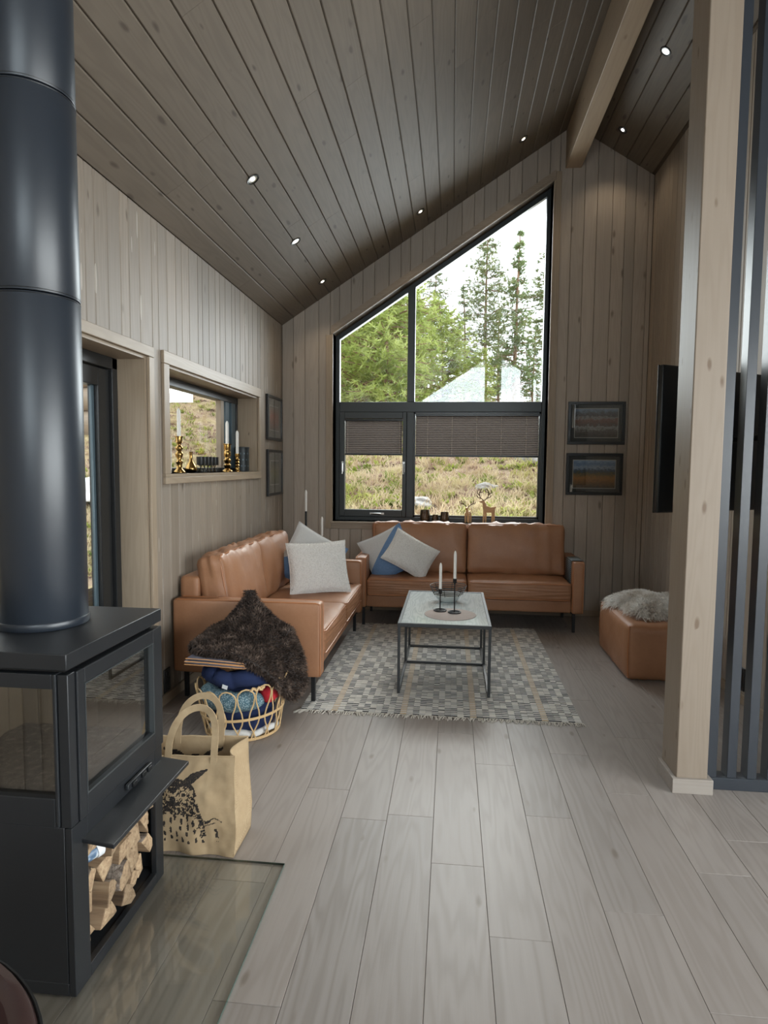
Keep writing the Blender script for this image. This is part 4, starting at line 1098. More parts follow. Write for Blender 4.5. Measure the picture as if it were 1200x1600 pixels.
def pillow(name, label, w, h, th, m, loc, rot, seam=None, noiseamt=0.0, group=None, piping=True):
    o = thing(name, label, 'pillow', loc, 0, group); o.rotation_euler = rot
    n = 26; vs = []; fs = []
    for side in (1, -1):
        for j in range(n+1):
            for i in range(n+1):
                u, v = 2*i/n-1, 2*j/n-1
                x = w/2*u*(1-0.07*(1-v*v)); y = h/2*v*(1-0.07*(1-u*u))
                e = max(0, (1-u**2))*max(0, (1-v**2)); z = side*th/2*e**0.42
                z += noiseamt*noise.noise((x*12, y*12, side*3))*e**0.3
                vs.append((x, y, z))
    b = (n+1)*(n+1)
    for j in range(n):
        for i in range(n):
            a = j*(n+1)+i
            fs.append((a, a+1, a+n+2, a+n+1)); fs.append((b+a, b+a+n+1, b+a+n+2, b+a+1))
    c = MB().add(vs, fs).build('cover', m, o, smooth=True, angle=180)
    if piping:
        loop = []
        for k in range(4*n):
            s, f = divmod(k, n); f = 2*f/n-1
            u, v = [(f, -1), (1, f), (-f, 1), (-1, -f)][s]
            loop.append((w/2*u*(1-0.07*(1-v*v)), h/2*v*(1-0.07*(1-u*u)), 0))
        MB().tube(loop, 0.0035, 6, closed=True).build('seam', m, o, smooth=True)
    return o, c
# local pillow: x right, y up, z towards the viewer; tilt about X
rp = random.Random(8)
def fleece(c, o, cnt, m):
    s = sample_surface(c.data, cnt, rp); tag(blades('pile', s, m, o, 0.0016, 0.009, 0.1, 0.9, rp, 0.6), kind='stuff')
p1, c1 = pillow('wool_pillow', 'grey and blue wool pillow propped behind the white fleece pillow, left sofa', 0.49, 0.49, 0.15, M['greyblue'], (-1.19, 5.25, 0.69), (PI/2-0.30, 0.52, 0.25))
p2, c2 = pillow('fleece_pillow', 'square white fleece pillow standing at the far end of the left sofa', 0.50, 0.44, 0.15, M['boucle'], (-1.075, 5.02, 0.665), (PI/2-0.40, -0.03, 0.40), noiseamt=0.008)
fleece(c2, p2, 9000, M['boucle'])
p3, c3 = pillow('wool_pillow', 'pointed grey and blue wool pillow leaning on the left arm of the wide sofa', 0.46, 0.46, 0.14, M['greyblue'], (-0.60, 6.0, 0.655), (PI/2-0.42, -0.45, 0.15))
p4, c4 = pillow('fleece_pillow', 'tilted white fleece pillow on the wide sofa below the window', 0.46, 0.34, 0.14, M['boucle'], (-0.375, 5.90, 0.665), (PI/2-0.40, 0.50, 0.0), noiseamt=0.008)
fleece(c4, p4, 8000, M['boucle'])

# woven strip over the arm of the wide sofa
t = NT('striped_arm_cloth'); v = t.coords('Object')
wv = t.n('ShaderNodeTexWave', {'Vector': v, 'Scale': 18.0, 'Distortion': 0.2}, bands_direction='Z').outputs[1]
M['armcloth'] = t.fin(t.mix(t.math('GREATER_THAN', wv, 0.55), srgb(50, 56, 62), srgb(112, 118, 120)), 0.9)
ax = 0.16+1.04-0.0525
q = MB(); pr = [(-0.060, -0.21), (-0.0595, -0.10), (-0.0585, 0.0), (-0.052, 0.0075), (-0.03, 0.011), (0.03, 0.011), (0.052, 0.0075)]
vs = []
for (dx, dz) in pr: vs += [(dx, -0.10, dz), (dx, 0.16, dz)]
q.add(vs, [(2*i, 2*i+1, 2*i+3, 2*i+2) for i in range(len(pr)-1)])
ac = q.build('armrest_cloth', M['armcloth'], None, smooth=True, loc=(ax, 5.90, 0.652)); md = ac.modifiers.new('thick', 'SOLIDIFY'); md.thickness = 0.004; md.offset = 1
tag(ac, 'dark striped woven cloth folded over the right arm of the wide sofa', 'cloth')

# ottoman with the white sheepskin
ot = thing('leather_ottoman', 'low cognac leather ottoman with rounded edges behind the timber post', 'ottoman', (1.55, 4.93, 0))
soft('body', (0.60, 0.86, 0.40), 0.045, M['leather'], ot, (0, 0, 0.202), bulge=(0.012, 0.012, 0.012), n=14, disp=wrinkle(2.2, 0.007, 2))
for s, u in ((-1, -1), (1, -1), (-1, 1), (1, 1)):
    MB().tube([(s*0.287, u*0.417, 0.03), (s*0.296, u*0.426, 0.2), (s*0.287, u*0.417, 0.385)], 0.004, 6).build('seam', M['welt'], ot, smooth=True)
for z in (0.385, 0.02):
    MB().tube([(-0.288, -0.412, z), (0.288, -0.412, z), (0.288, 0.412, z), (-0.288, 0.412, z)], 0.004, 6, closed=True).build('seam', M['welt'], ot)
t = NT('white_fur'); inf = t.noise(t.coords('Object'), 7, 4)
M['whitefur'] = t.fin(t.ramp(inf, [(0.26, srgb(150, 122, 100)), (0.38, srgb(214, 206, 196)), (0.55, srgb(242, 240, 236))]), 0.75, spec=0.3)
M['skin'] = plain('pale_hide', srgb(186, 176, 162), 0.9)
ws = thing('white_sheepskin', 'shaggy off-white and grey sheepskin thrown over the ottoman', 'sheepskin', (1.57, 5.02, 0.412))
NF, NAA = 12, 48; vs = []
for i in range(NF+1):
    for j in range(NAA):
        f = i/NF; a = 2*PI*j/NAA
        R = (0.30+0.04*math.sin(3*a+1)+0.03*math.sin(5*a))*f
        x, y = R*math.cos(a)*0.98, R*math.sin(a)*1.18
        z = 0.075*(1-f**3)+0.025*noise.noise((x*6, y*6, 2))*(1-f*0.5)+0.012
        over = max(0, -x-0.285); 
        if over: x += over*0.8; z -= over*1.0
        x = min(x, 0.20)
        vs.append((x, y, z))
fs = [(i*NAA+j, (i+1)*NAA+j, (i+1)*NAA+(j+1) % NAA, i*NAA+(j+1) % NAA) for i in range(NF) for j in range(NAA)]
hd_ = MB().add(vs, fs).build('hide', M['skin'], ws, smooth=True, angle=180)
rw = random.Random(4)
sm_ = sample_surface(hd_.data, 9000, rw)
sm_ = [(p, (Vector(n_)+Vector((p.x*1.6, p.y*1.2-0.3, -0.2))).normalized()) for p, n_ in sm_]
tag(blades('fur', sm_, M['whitefur'], ws, 0.0030, 0.075, 0.9, 0.5, rw, 0.35), kind='stuff')

# ================================================================== rug
RX0, RX1, RY0, RY1 = -0.90, 0.785, 3.69, 5.80
rug = thing('woven_rug', 'cream and charcoal flat-woven rug with fringes under the coffee table', 'rug', ((RX0+RX1)/2, (RY0+RY1)/2, 0))
t = NT('woven_cotton'); ca = t.n('ShaderNodeVertexColor', layer_name='weave').outputs[0]; v = t.coords('Object')
t.bump(t.noise(v, 420, 2), 0.5, 0.003); M['rug'] = t.fin(t.mix(t.math('MULTIPLY', t.noise(v, 160, 3), 0.35), ca, t.mix(1.0, ca, (0.6, 0.6, 0.6), 'MULTIPLY')), 0.95, spec=0.1)
M['fringe'] = plain('cream_fringe', srgb(200, 194, 184), 0.95)
rr_ = random.Random(17); W, Ld = RX1-RX0, RY1-RY0
nc, nr = 44, 150; vs = []; fs = []; cols = []
shades = [srgb(30, 33, 38), srgb(44, 47, 53), srgb(66, 68, 72), srgb(104, 104, 106), srgb(48, 53, 62)]
creams = [srgb(196, 193, 187), srgb(206, 203, 198), srgb(184, 182, 178), srgb(212, 208, 200)]
beige = srgb(190, 168, 138)
for r in range(nr):
    blk = r//10; accent = rr_.random()
    for c in range(nc):
        x0, x1 = -W/2+W*c/nc, -W/2+W*(c+1)/nc; y0, y1 = -Ld/2+Ld*r/nr, -Ld/2+Ld*(r+1)/nr
        ph = (c+(blk+(c//4)) % 2) % 2
        dash = (ph == 0 and r % 2 == 0) if rr_.random() < 0.94 else (r % 2 == 0)
        if c % 11 == 5: col = beige if r % 2 == 0 else creams[rr_.randrange(4)]; dash = False
        elif dash: col = shades[rr_.randrange(5)]
        elif ph == 1 and rr_.random() < 0.12: col = srgb(150, 148, 144)
        else: col = creams[rr_.randrange(4)]
        z = 0.0075+(0.0016 if not dash else 0.0004)+rr_.uniform(0, 0.0006)
        b = len(vs); vs += [(x0, y0, 0.0072), (x1, y0, 0.0072), (x1, y1, 0.0072), (x0, y1, 0.0072), (x0+0.0015, y0+0.001, z), (x1-0.0015, y0+0.001, z), (x1-0.0015, y1-0.001, z), (x0+0.0015, y1-0.001, z)]
        fs += [(b+4, b+5, b+6, b+7), (b, b+1, b+5, b+4), (b+1, b+2, b+6, b+5), (b+2, b+3, b+7, b+6), (b+3, b, b+4, b+7)]
        cols += [(*col, 1)]*20
wm = MB().add(vs, fs).build('weave', M['rug'], rug)
wm['kind'] = 'stuff'
ca_ = wm.data.color_attributes.new('weave', 'FLOAT_COLOR', 'CORNER')
ca_.data.foreach_set('color', [q_ for c_ in cols for q_ in c_])
B('backing', -W/2+0.002, W/2-0.002, -Ld/2+0.002, Ld/2-0.002, 0.0004, 0.0072, M['fringe'], rug)
for s in (-1, 1):
    q = MB()
    for k in range(230):
        x = -W/2+W*(k+rr_.random()*0.8)/230; y = s*Ld/2; L_ = rr_.uniform(0.03, 0.062); dx = rr_.uniform(-0.025, 0.025)
        if s < 0 and k < 8: dx -= 0.03
        q.tube([(x, y, 0.005), (x+dx*0.4, y+s*L_*0.5, 0.006+rr_.uniform(0, 0.006)), (x+dx, y+s*L_, 0.003)], [0.0028, 0.0024, 0.0018], 4)
    tag(q.build('fringe', M['fringe'], rug), kind='stuff')

# ================================================================== coffee table
t = NT('sheen_paled_ash_top'); v = t.coords('Object', (7, 0.9, 1)); 
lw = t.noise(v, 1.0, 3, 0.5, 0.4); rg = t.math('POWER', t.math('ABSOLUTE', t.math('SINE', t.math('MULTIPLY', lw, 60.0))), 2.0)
M['tabletop'] = t.fin(t.mix(rg, srgb(186, 196, 198), srgb(204, 212, 214)), 0.14, 0, 0.9); t.bump(rg, 0.008, 0.001)  # pale base colour carries the bright window sheen
M['tabmetal'] = plain('dark_grey_table_metal', srgb(58, 60, 62), 0.4, 0.3)
TX0, TX1, TY0, TY1, TZ = -0.335, 0.272, 4.02, 5.12, 0.48
tb = thing('coffee_table', 'rectangular dark metal coffee table with glossy wood top on the rug', 'coffee table', ((TX0+TX1)/2, (TY0+TY1)/2, 0.010))
hw, hl, g = (TX1-TX0)/2, (TY1-TY0)/2, 0.020
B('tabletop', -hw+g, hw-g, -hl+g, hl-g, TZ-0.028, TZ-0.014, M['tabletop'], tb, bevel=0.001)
q = MB()
for (a, b, c, d) in ((-hw, hw, -hl, -hl+g), (-hw, hw, hl-g, hl), (-hw, -hw+g, -hl+g, hl-g), (hw-g, hw, -hl+g, hl-g)):
    q.box(a, b, c, d, TZ-0.034, TZ-0.010)
q.build('top_frame', M['tabmetal'], tb, bevel=0.0015)
for sx in (-1, 1):
    x = sx*(hw-0.010)
    for y in (-hl+0.010, 0.11, hl-0.010):
        B('leg', x-0.009, x+0.009, y-0.009, y+0.009, 0.016, TZ-0.034, M['tabmetal'], tb, bevel=0.0015)
    B('floor_bar', x-0.009, x+0.009, -hl, hl, 0.0, 0.016, M['tabmetal'], tb, bevel=0.0015)
for y in (0.11, hl-0.010):
    B('cross_bar', -hw+0.019, hw-0.019, y-0.009, y+0.009, 0.0, 0.016, M['tabmetal'], tb, bevel=0.0015)
TT = TZ+0.010-0.014
# mat, bowl, candle holders
M['feltmat'] = plain('warm_grey_felt', srgb(168, 156, 150), 0.9, bump=0.3, bs=500)
tag(MB().lathe([(0.176, 0), (0.178, 0.001), (0.178, 0.003), (0.176, 0.004)], 64).build('felt_mat', M['feltmat'], None, smooth=True, loc=(0.006, 4.32, TT)), 'round warm grey felt mat on the coffee table', 'mat')
bw = thing('wire_bowl', 'round black wire bowl with a pale inner dish on the coffee table', 'bowl', (-0.012, 4.76, TT))
M['dish'] = plain('pale_grey_ceramic', srgb(186, 192, 190), 0.35)
MB().lathe([(0.05, 0.003), (0.06, 0.001), (0.085, 0.022), (0.105, 0.052), (0.102, 0.052), (0.082, 0.025), (0.055, 0.006), (0.001, 0.006)], 40).build('dish', M['dish'], bw, smooth=True)
for r, z in ((0.112, 0.062), (0.120, 0.076), (0.127, 0.090), (0.133, 0.104), (0.138, 0.120)):
    MB().tube([(r*math.cos(2*PI*j/48), r*math.sin(2*PI*j/48), z) for j in range(48)], 0.0028, 6, closed=True).build('wire_ring', M['black'], bw, smooth=True)
for k in range(6):
    a = 2*PI*k/6+0.3
    MB().tube([(r*math.cos(a), r*math.sin(a), z) for r, z in ((0.103, 0.048), (0.112, 0.062), (0.127, 0.090), (0.138, 0.120))], 0.0022, 6).build('wire_rib', M['black'], bw, smooth=True)
M['wax'] = plain('white_candle_wax', srgb(228, 226, 220), 0.5, var=0.02)
M['wick'] = plain('candle_wick', srgb(70, 62, 56), 0.9)
def candle(label, loc, h, r=0.0105, group=None, name='taper_candle'):
    o = thing(name, label, 'candle', loc, 0, group)
    MB().lathe([(r*0.95, 0), (r, 0.01), (r, h-0.03), (r*0.8, h-0.014), (r*0.4, h-0.003), (0.001, h)], 20).build('wax', M['wax'], o, smooth=True)
    MB().tube([(0, 0, h-0.002), (0.001, 0, h+0.010)], 0.001, 5).build('wick', M['wick'], o)
    return o
def ring_holder(label, loc, h):
    o = thing('candle_holder', label, 'candle holder', loc, 0, 'slim black candle holders on the coffee table')
    MB().tube([(0.042*math.cos(2*PI*j/40), 0.042*math.sin(2*PI*j/40), 0.005) for j in range(40)], 0.005, 8, closed=True).build('base_ring', M['black'], o, smooth=True)
    MB().tube([(-0.04, 0, 0.005), (0.04, 0, 0.005)], 0.004, 8).build('base_bar', M['black'], o, smooth=True)
    MB().tube([(0, 0, 0.004), (0, 0, h-0.035)], 0.0042, 10).build('stem', M['black'], o, smooth=True)
    MB().lathe([(0.005, h-0.040), (0.0135, h-0.028), (0.0135, h), (0.0112, h), (0.0112, h-0.02), (0.001, h-0.02)], 20).build('cup', M['black'], o, smooth=True)
ring_holder('shorter slim black candle holder with ring base on the felt mat', (-0.066, 4.41, TT+0.0042), 0.158)
candle('white taper candle in the shorter holder on the coffee table', (-0.066, 4.41, TT+0.0042+0.138), 0.205)
ring_holder('taller slim black candle holder with ring base on the felt mat', (0.034, 4.365, TT+0.0042), 0.242)
candle('white taper candle in the taller holder on the coffee table', (0.034, 4.365, TT+0.0042+0.222), 0.215)

# tall floor candle holders in the corner
def floor_holder(label, loc, h):
    o = thing('floor_candle_holder', label, 'candle holder', loc, 0, 'tall floor candle holders')
    MB().lathe([(0.001, 0), (0.075, 0), (0.075, 0.006), (0.02, 0.010), (0.009, 0.014)], 28).build('base', M['black'], o, smooth=True)
    MB().tube([(0, 0, 0.012), (0, 0, h)], 0.0105, 14).build('stem', M['black'], o, smooth=True)
floor_holder('taller black floor candle holder in the corner behind the sofas', (-1.415, 6.03, 0), 1.05)
candle('white candle on the taller floor holder in the corner', (-1.415, 6.03, 1.051), 0.21, 0.0115)
floor_holder('shorter black floor candle holder in the corner behind the sofas', (-1.255, 6.03, 0), 0.81)
candle('white candle on the shorter floor holder in the corner', (-1.255, 6.03, 0.811), 0.19, 0.0115)

# ================================================================== pictures
def picture(name, label, loc, rz, w, h, fw, mw, m_art, m_mat, liner=None, glass=True):
    o = thing(name, label, 'picture', loc, rz, 'framed pictures')
    q = MB()
    for (a, b, c, d) in ((-w/2, w/2, -h/2, -h/2+fw), (-w/2, w/2, h/2-fw, h/2), (-w/2, -w/2+fw, -h/2+fw, h/2-fw), (w/2-fw, w/2, -h/2+fw, h/2-fw)):
        q.box(a, b, -0.024, 0, c, d)
    q.build('frame', M['framed'], o, bevel=0.002)
    iw, ih = w/2-fw, h/2-fw
    B('mat_board', -iw, iw, -0.010, -0.002, -ih, ih, m_mat, o)
    aw, ah = iw-mw, ih-mw
    if liner:
        B('liner', -aw-0.006, aw+0.006, -0.0112, -0.0102, -ah-0.006, ah+0.006, liner, o)
    B('print', -aw, aw, -0.0125, -0.0114, -ah, ah, m_art, o)
    if glass: B('glazing', -iw, iw, -0.018, -0.0165, -ih, ih, M['glass'], o)
    return o
def art(name, stops, nscale=6, amt=0.25, streak=1.0):
    t = NT(name); g = t.coords('Generated', (1, 1, 1)); z = t.n('ShaderNodeSeparateXYZ', {0: g}).outputs[2]
    nz = t.noise(t.n('ShaderNodeMapping', {'Vector': g, 'Scale': (streak*1.4, 1, 2.2)}).outputs[0], nscale, 7, 0.65)
    f = t.math('ADD', z, t.math('MULTIPLY', t.math('SUBTRACT', nz, 0.5), amt))
    return t.fin(t.ramp(f, stops), 0.5)
A1 = art('moor_photo', [(0.0, srgb(58, 50, 44)), (0.22, srgb(92, 80, 72)), (0.36, srgb(150, 146, 142)), (0.42, srgb(88, 70, 58)), (0.60, srgb(118, 78, 60)), (0.70, srgb(134, 128, 128)), (0.76, srgb(72, 62, 52)), (0.84, srgb(92, 88, 92)), (1.0, srgb(126, 138, 156))], 6, 0.62, 1.4)
A2 = art('autumn_birch_photo', [(0.0, srgb(58, 48, 32)), (0.2, srgb(122, 84, 40)), (0.35, srgb(158, 104, 44)), (0.48, srgb(110, 88, 48)), (0.58, srgb(66, 70, 62)), (0.66, srgb(76, 88, 110)), (0.74, srgb(150, 162, 180)), (0.86, srgb(96, 118, 152)), (1.0, srgb(146, 164, 190))], 7, 0.5, 1.3)
A3 = art('red_forest_photo', [(0.0, srgb(64, 52, 44)), (0.35, srgb(118, 66, 48)), (0.6, srgb(142, 74, 54)), (0.8, srgb(104, 76, 60)), (1.0, srgb(80, 76, 68))], 8, 0.6)
A4 = art('green_forest_photo', [(0.0, srgb(40, 38, 30)), (0.35, srgb(78, 82, 44)), (0.6, srgb(96, 88, 46)), (0.8, srgb(66, 60, 44)), (1.0, srgb(48, 46, 42))], 9, 0.7)
M['darkmat'] = plain('charcoal_mat_board', srgb(60, 60, 60), 0.8); M['greymat'] = plain('grey_mat_board', srgb(92, 90, 86), 0.8); M['silver'] = plain('pale_liner', srgb(170, 164, 154), 0.5)
picture('framed_picture', 'black framed moorland photo, upper of two right of the gable window', (1.411, YB-0.001, 1.94), 0, 0.549, 0.419, 0.028, 0.042, A1, M['darkmat'], M['silver'])
picture('framed_picture', 'black framed autumn landscape photo, lower of two right of the gable window', (1.405, YB-0.001, 1.437), 0, 0.545, 0.414, 0.028, 0.042, A2, M['darkmat'], M['silver'])
picture('framed_picture', 'dark framed reddish picture, upper of two beside the sliding window', (XL+0.001, 6.115, 1.957), PI/2, 0.51, 0.432, 0.026, 0.075, A3, M['greymat'], M['silver'])
picture('framed_picture', 'dark framed green picture, lower of two beside the sliding window', (XL+0.001, 6.125, 1.424), PI/2, 0.515, 0.45, 0.026, 0.085, A4, M['greymat'], M['silver'])

# ================================================================== television behind the post
M['tv'] = plain('black_television_plastic', srgb(28, 31, 34), 0.3, var=0.03)
tv = thing('television', 'black flat television on a wall arm behind the timber post and slats', 'television', (1.46, 3.735, 1.655), math.atan2(0.42, 0.70))
soft('back_shell', (0.86, 0.034, 0.79), 0.012, M['tv'], tv, (0, 0.0, 0), n=4)
B('screen', -0.42, 0.42, 0.0172, 0.020, -0.385, 0.385, M['framed'], tv)
B('bezel', -0.43, 0.43, 0.012, 0.0185, -0.395, 0.395, M['black'], tv, bevel=0.002)
q = MB(); q.box(-0.08, 0.08, -0.029, -0.0175, -0.10, 0.10); q.build('mount_plate', M['black'], tv)
a_ = (Matrix.Rotation(-math.atan2(0.42, 0.70), 3, 'Z') @ Vector((1.46-1.46, 3.075-3.735, 0)))
MB().tube([(0, -0.028, 0), (a_.x*0.6+0.06, a_.y*0.6, 0), (a_.x, a_.y, 0)], 0.014, 8).build('mount_arm', M['black'], tv)

# ================================================================== on the gable sill
SY_ = 6.535
M['smoke'] = None
t = NT('smoked_ribbed_glass'); v = t.coords('Object')
t.bump(t.n('ShaderNodeTexWave', {'Vector': v, 'Scale': 30.0}, bands_direction='Z').outputs[1], 0.4, 0.002)
M['smoke'] = t.fin(t.mix(t.noise(v, 60, 3), srgb(58, 48, 38), srgb(108, 92, 72)), 0.12, 0.3, 0.8); t.b.inputs['Transmission Weight'].default_value = 0.35
for x, h, r, lb in ((-0.270, 0.128, 0.052, 'large smoked glass tealight holder on the gable window sill'), (-0.163, 0.078, 0.033, 'smallest smoked glass tealight holder, between the two larger ones'), (-0.066, 0.108, 0.046, 'medium smoked glass tealight holder nearest the wooden reindeer')):
    o = thing('tealight_holder', lb, 'candle holder', (x, SY_, GZ0+0.0003), 0, 'smoked glass tealight holders')
    MB().lathe([(r*0.80, 0), (r*0.92, h*0.06), (r, h*0.4), (r*0.98, h*0.7), (r*0.88, h), (r*0.83, h), (r*0.92, h*0.6), (r*0.85, h*0.1), (0.001, h*0.1)], 28).build('glass_cup', M['smoke'], o, smooth=True)
    MB().lathe([(0.017, h*0.1+0.0005), (0.018, h*0.1+0.012), (0.001, h*0.1+0.011)], 16).build('tealight', M['wax'], o, smooth=True)
t = NT('pale_ply_wood'); v = t.coords('Object', (8, 8, 60)); M['ply'] = t.fin(t.mix(t.noise(v, 1.0, 4), srgb(176, 140, 100), srgb(208, 176, 134)), 0.6)
def sheet(name, poly, th, parent, loc=(0, 0, 0), rot=(0, 0, 0)):
    return MB().prism(poly, (-th/2, th/2), lambda a, b, d: (a, d, b)).build(name, M['ply'], parent, bevel=0.0015, seg=1, loc=loc, rot=rot)
M['antler'] = plain('dark_twig_wood', srgb(92, 68, 48), 0.7)
# larger reindeer, profile to the left
rd = thing('wooden_reindeer', 'larger flat wooden reindeer figure facing left on the gable sill', 'figurine', (0.385, SY_, GZ0+0.0003), 0, 'wooden reindeer figures')
S_ = 0.37
body = [(-0.055, 0.112), (0.058, 0.108), (0.066, 0.15), (0.082, 0.178), (0.060, 0.172), (0.02, 0.165), (-0.022, 0.178), (-0.040, 0.215), (-0.052, 0.238), (-0.098, 0.228), (-0.096, 0.216), (-0.065, 0.205), (-0.062, 0.16)]
sheet('body', body, 0.022, rd)
for x, tw, sy in ((-0.046, -0.022, -0.017), (-0.030, 0.006, 0.017), (0.038, -0.008, -0.017), (0.052, 0.016, 0.017)):
    sheet('leg', [(x-0.010, 0.15), (x+0.010, 0.15), (x+0.007+tw*0.4, 0.0), (x-0.007+tw*0.4, 0.0)], 0.011, rd, (0, sy, 0))
def antler(parent, bx, bz, sx, sc, y):
    q = MB()
    P = lambda *a: [(bx+sx*u*sc, y, bz+w*sc) for u, w in a]
    q.tube(P((0, 0), (0.3, 0.25), (0.38, 0.6), (0.2, 1.0)), 0.0048, 6); q.tube(P((0.34, 0.42), (0.55, 0.62), (0.55, 0.85)), 0.0042, 6); q.tube(P((0.37, 0.65), (0.1, 0.72), (0.02, 0.9)), 0.0042, 6); q.tube(P((0.2, 0.2), (0.45, 0.25), (0.58, 0.42)), 0.0042, 6)
    q.build('antler', M['antler'], parent, smooth=True)
antler(rd, -0.052, 0.232, -1, 0.125, -0.008); antler(rd, -0.048, 0.234, 1, 0.125, 0.008)
# smaller reindeer, turned to the room
rs = thing('wooden_reindeer', 'smaller flat wooden reindeer figure turned to the room on the gable sill', 'figurine', (0.175, SY_-0.01, GZ0+0.0003), math.radians(72), 'wooden reindeer figures')
body = [(-0.050, 0.078), (0.050, 0.076), (0.056, 0.105), (0.062, 0.124), (0.046, 0.118), (-0.010, 0.118), (-0.030, 0.150), (-0.040, 0.168), (-0.072, 0.160), (-0.070, 0.150), (-0.050, 0.140), (-0.052, 0.110)]
sheet('body', body, 0.020, rs)
for x, tw, sy in ((-0.040, -0.012, -0.020), (-0.030, 0.006, 0.020), (0.034, -0.006, -0.020), (0.044, 0.012, 0.020)):
    sheet('leg', [(x-0.009, 0.105), (x+0.009, 0.105), (x+0.006+tw*0.4, 0.0), (x-0.006+tw*0.4, 0.0)], 0.012, rs, (0, sy, 0), )
q = MB()
for s in (-1, 1):
    q.tube([(-0.035, s*0.004, 0.162), (-0.03, s*0.03, 0.185), (-0.028, s*0.055, 0.200), (-0.028, s*0.066, 0.236)], 0.0044, 6); q.tube([(-0.03, s*0.04, 0.19), (-0.03, s*0.038, 0.226)], 0.004, 6); q.tube([(-0.03, s*0.052, 0.198), (-0.03, s*0.08, 0.204), (-0.03, s*0.086, 0.224)], 0.004, 6)
q.build('antler', M['antler'], rs, smooth=True)

# ================================================================== on the sliding window sill
t = NT('aged_brass'); v = t.coords('Object'); M['brass'] = t.fin(t.mix(t.noise(v, 40, 3), srgb(140, 108, 58), srgb(176, 144, 90)), 0.22, 1.0)
SZ = WZ0+0.0004
def turned(label, loc, h, r, kind):
    o = thing('brass_candlestick', label, 'candlestick', loc, 0, 'turned brass candlesticks')
    P = {0: [(0.95, 0), (1.0, 0.02), (0.9, 0.05), (0.5, 0.12), (0.42, 0.22), (0.62, 0.30), (0.42, 0.34), (0.3, 0.38), (0.62, 0.48), (0.66, 0.54), (0.35, 0.60), (0.6, 0.66), (0.62, 0.70), (0.35, 0.75), (0.34, 0.80), (0.6, 0.83), (0.55, 0.86), (0.55, 0.97), (0.72, 0.985), (0.72, 1.0), (0.5, 1.0), (0.5, 0.96), (0.01, 0.96)],
         1: [(1.0, 0), (1.0, 0.03), (0.7, 0.08), (0.42, 0.12), (0.55, 0.18), (0.7, 0.24), (0.45, 0.30), (0.6, 0.36), (0.74, 0.42), (0.45, 0.48), (0.5, 0.55), (0.62, 0.58), (0.62, 0.72), (0.5, 0.76), (0.6, 0.80), (0.6, 0.96), (0.82, 0.98), (0.82, 1.0), (0.5, 1.0), (0.5, 0.96), (0.01, 0.96)],
         2: [(1.0, 0), (1.0, 0.03), (0.5, 0.08)]+[(0.36+0.24*math.sin(k*1.57)**2, 0.1+0.09*k*0.9) for k in range(1, 9)]+[(0.5, 0.84), (0.6, 0.9), (0.6, 1.0), (0.45, 1.0), (0.45, 0.96), (0.01, 0.96)]}[kind]
    MB().lathe([(a*r, b*h) for a, b in P], 28).build('turned_stem', M['brass'], o, smooth=True, angle=60)
    return o
turned('tall turned brass candlestick at the near end of the sliding window sill', (-1.855, 4.14, SZ), 0.250, 0.042, 0)
candle('white candle in the tall near brass candlestick', (-1.855, 4.14, SZ+0.241), 0.20, 0.0125)
turned('stout turned brass candlestick near the far end of the sliding window sill', (-1.865, 5.095, SZ), 0.232, 0.046, 1)
candle('white candle in the stout brass candlestick by the sliding rails', (-1.865, 5.095, SZ+0.223), 0.20, 0.0125)
turned('small beaded brass candlestick beside the dark metal lantern', (-1.845, 5.285, SZ), 0.155, 0.034, 2)
candle('white candle in the small beaded brass candlestick', (-1.845, 5.285, SZ+0.149), 0.205, 0.0125)
vz = thing('bud_vase', 'slender brass-coloured bud vase on the sliding window sill', 'vase', (-1.855, 4.335, SZ))
MB().lathe([(0.001, 0.001), (0.024, 0), (0.040, 0.015), (0.042, 0.032), (0.030, 0.058), (0.013, 0.082), (0.0105, 0.11), (0.0115, 0.143), (0.015, 0.150), (0.012, 0.150), (0.0085, 0.11), (0.001, 0.09)], 28).build('body', M['brass'], vz, smooth=True)
t = NT('birch_bark'); v = t.coords('Object', (1, 1, 3.5)); M['birch'] = t.fin(t.ramp(t.noise(v, 26, 5), [(0.3, srgb(120, 112, 100)), (0.45, srgb(196, 190, 178)), (0.7, srgb(216, 212, 202))]), 0.7)
bv = thing('birch_vessel', 'pale birch bark vessel in the near corner of the sliding window sill', 'vase', (-1.88, 3.95, SZ))
MB().lathe([(0.001, 0.001), (0.050, 0), (0.053, 0.01), (0.055, 0.205), (0.056, 0.22), (0.050, 0.22), (0.048, 0.02), (0.001, 0.015)], 28).build('body', M['birch'], bv, smooth=True)
MB().tube([(0.0555*math.cos(2*PI*j/32), 0.0555*math.sin(2*PI*j/32), 0.216) for j in range(32)], 0.004, 6, closed=True).build('rim', M['birch'], bv, smooth=True)
rk = thing('candle_rack', 'row of black cups on crossed metal legs on the sliding window sill', 'candle holder', (-1.86, 4.66, SZ))
for k in range(5):
    y = -0.14+0.07*k
    MB().lathe([(0.001, 0.056), (0.029, 0.055), (0.030, 0.058), (0.030, 0.118), (0.027, 0.118), (0.027, 0.064), (0.001, 0.062)], 24, c=(0, y, 0)).build('cup', M['black'], rk, smooth=True)
    for s in (-1, 1):
        MB().tube([(s*0.02, y-0.03*s, 0.0565), (-s*0.028, y+0.035*s, 0.003)], 0.003, 6).build('leg', M['black'], rk, smooth=True)
MB().tube([(0, -0.17, 0.056), (0, 0.17, 0.056)], 0.004, 6).build('rail', M['black'], rk)
ln = thing('metal_lantern', 'dark grey pierced metal lantern at the far end of the sliding window sill', 'lantern', (-1.865, 5.475, SZ))
M['lantern'] = plain('dark_grey_tin', srgb(50, 54, 56), 0.45, 0.5)
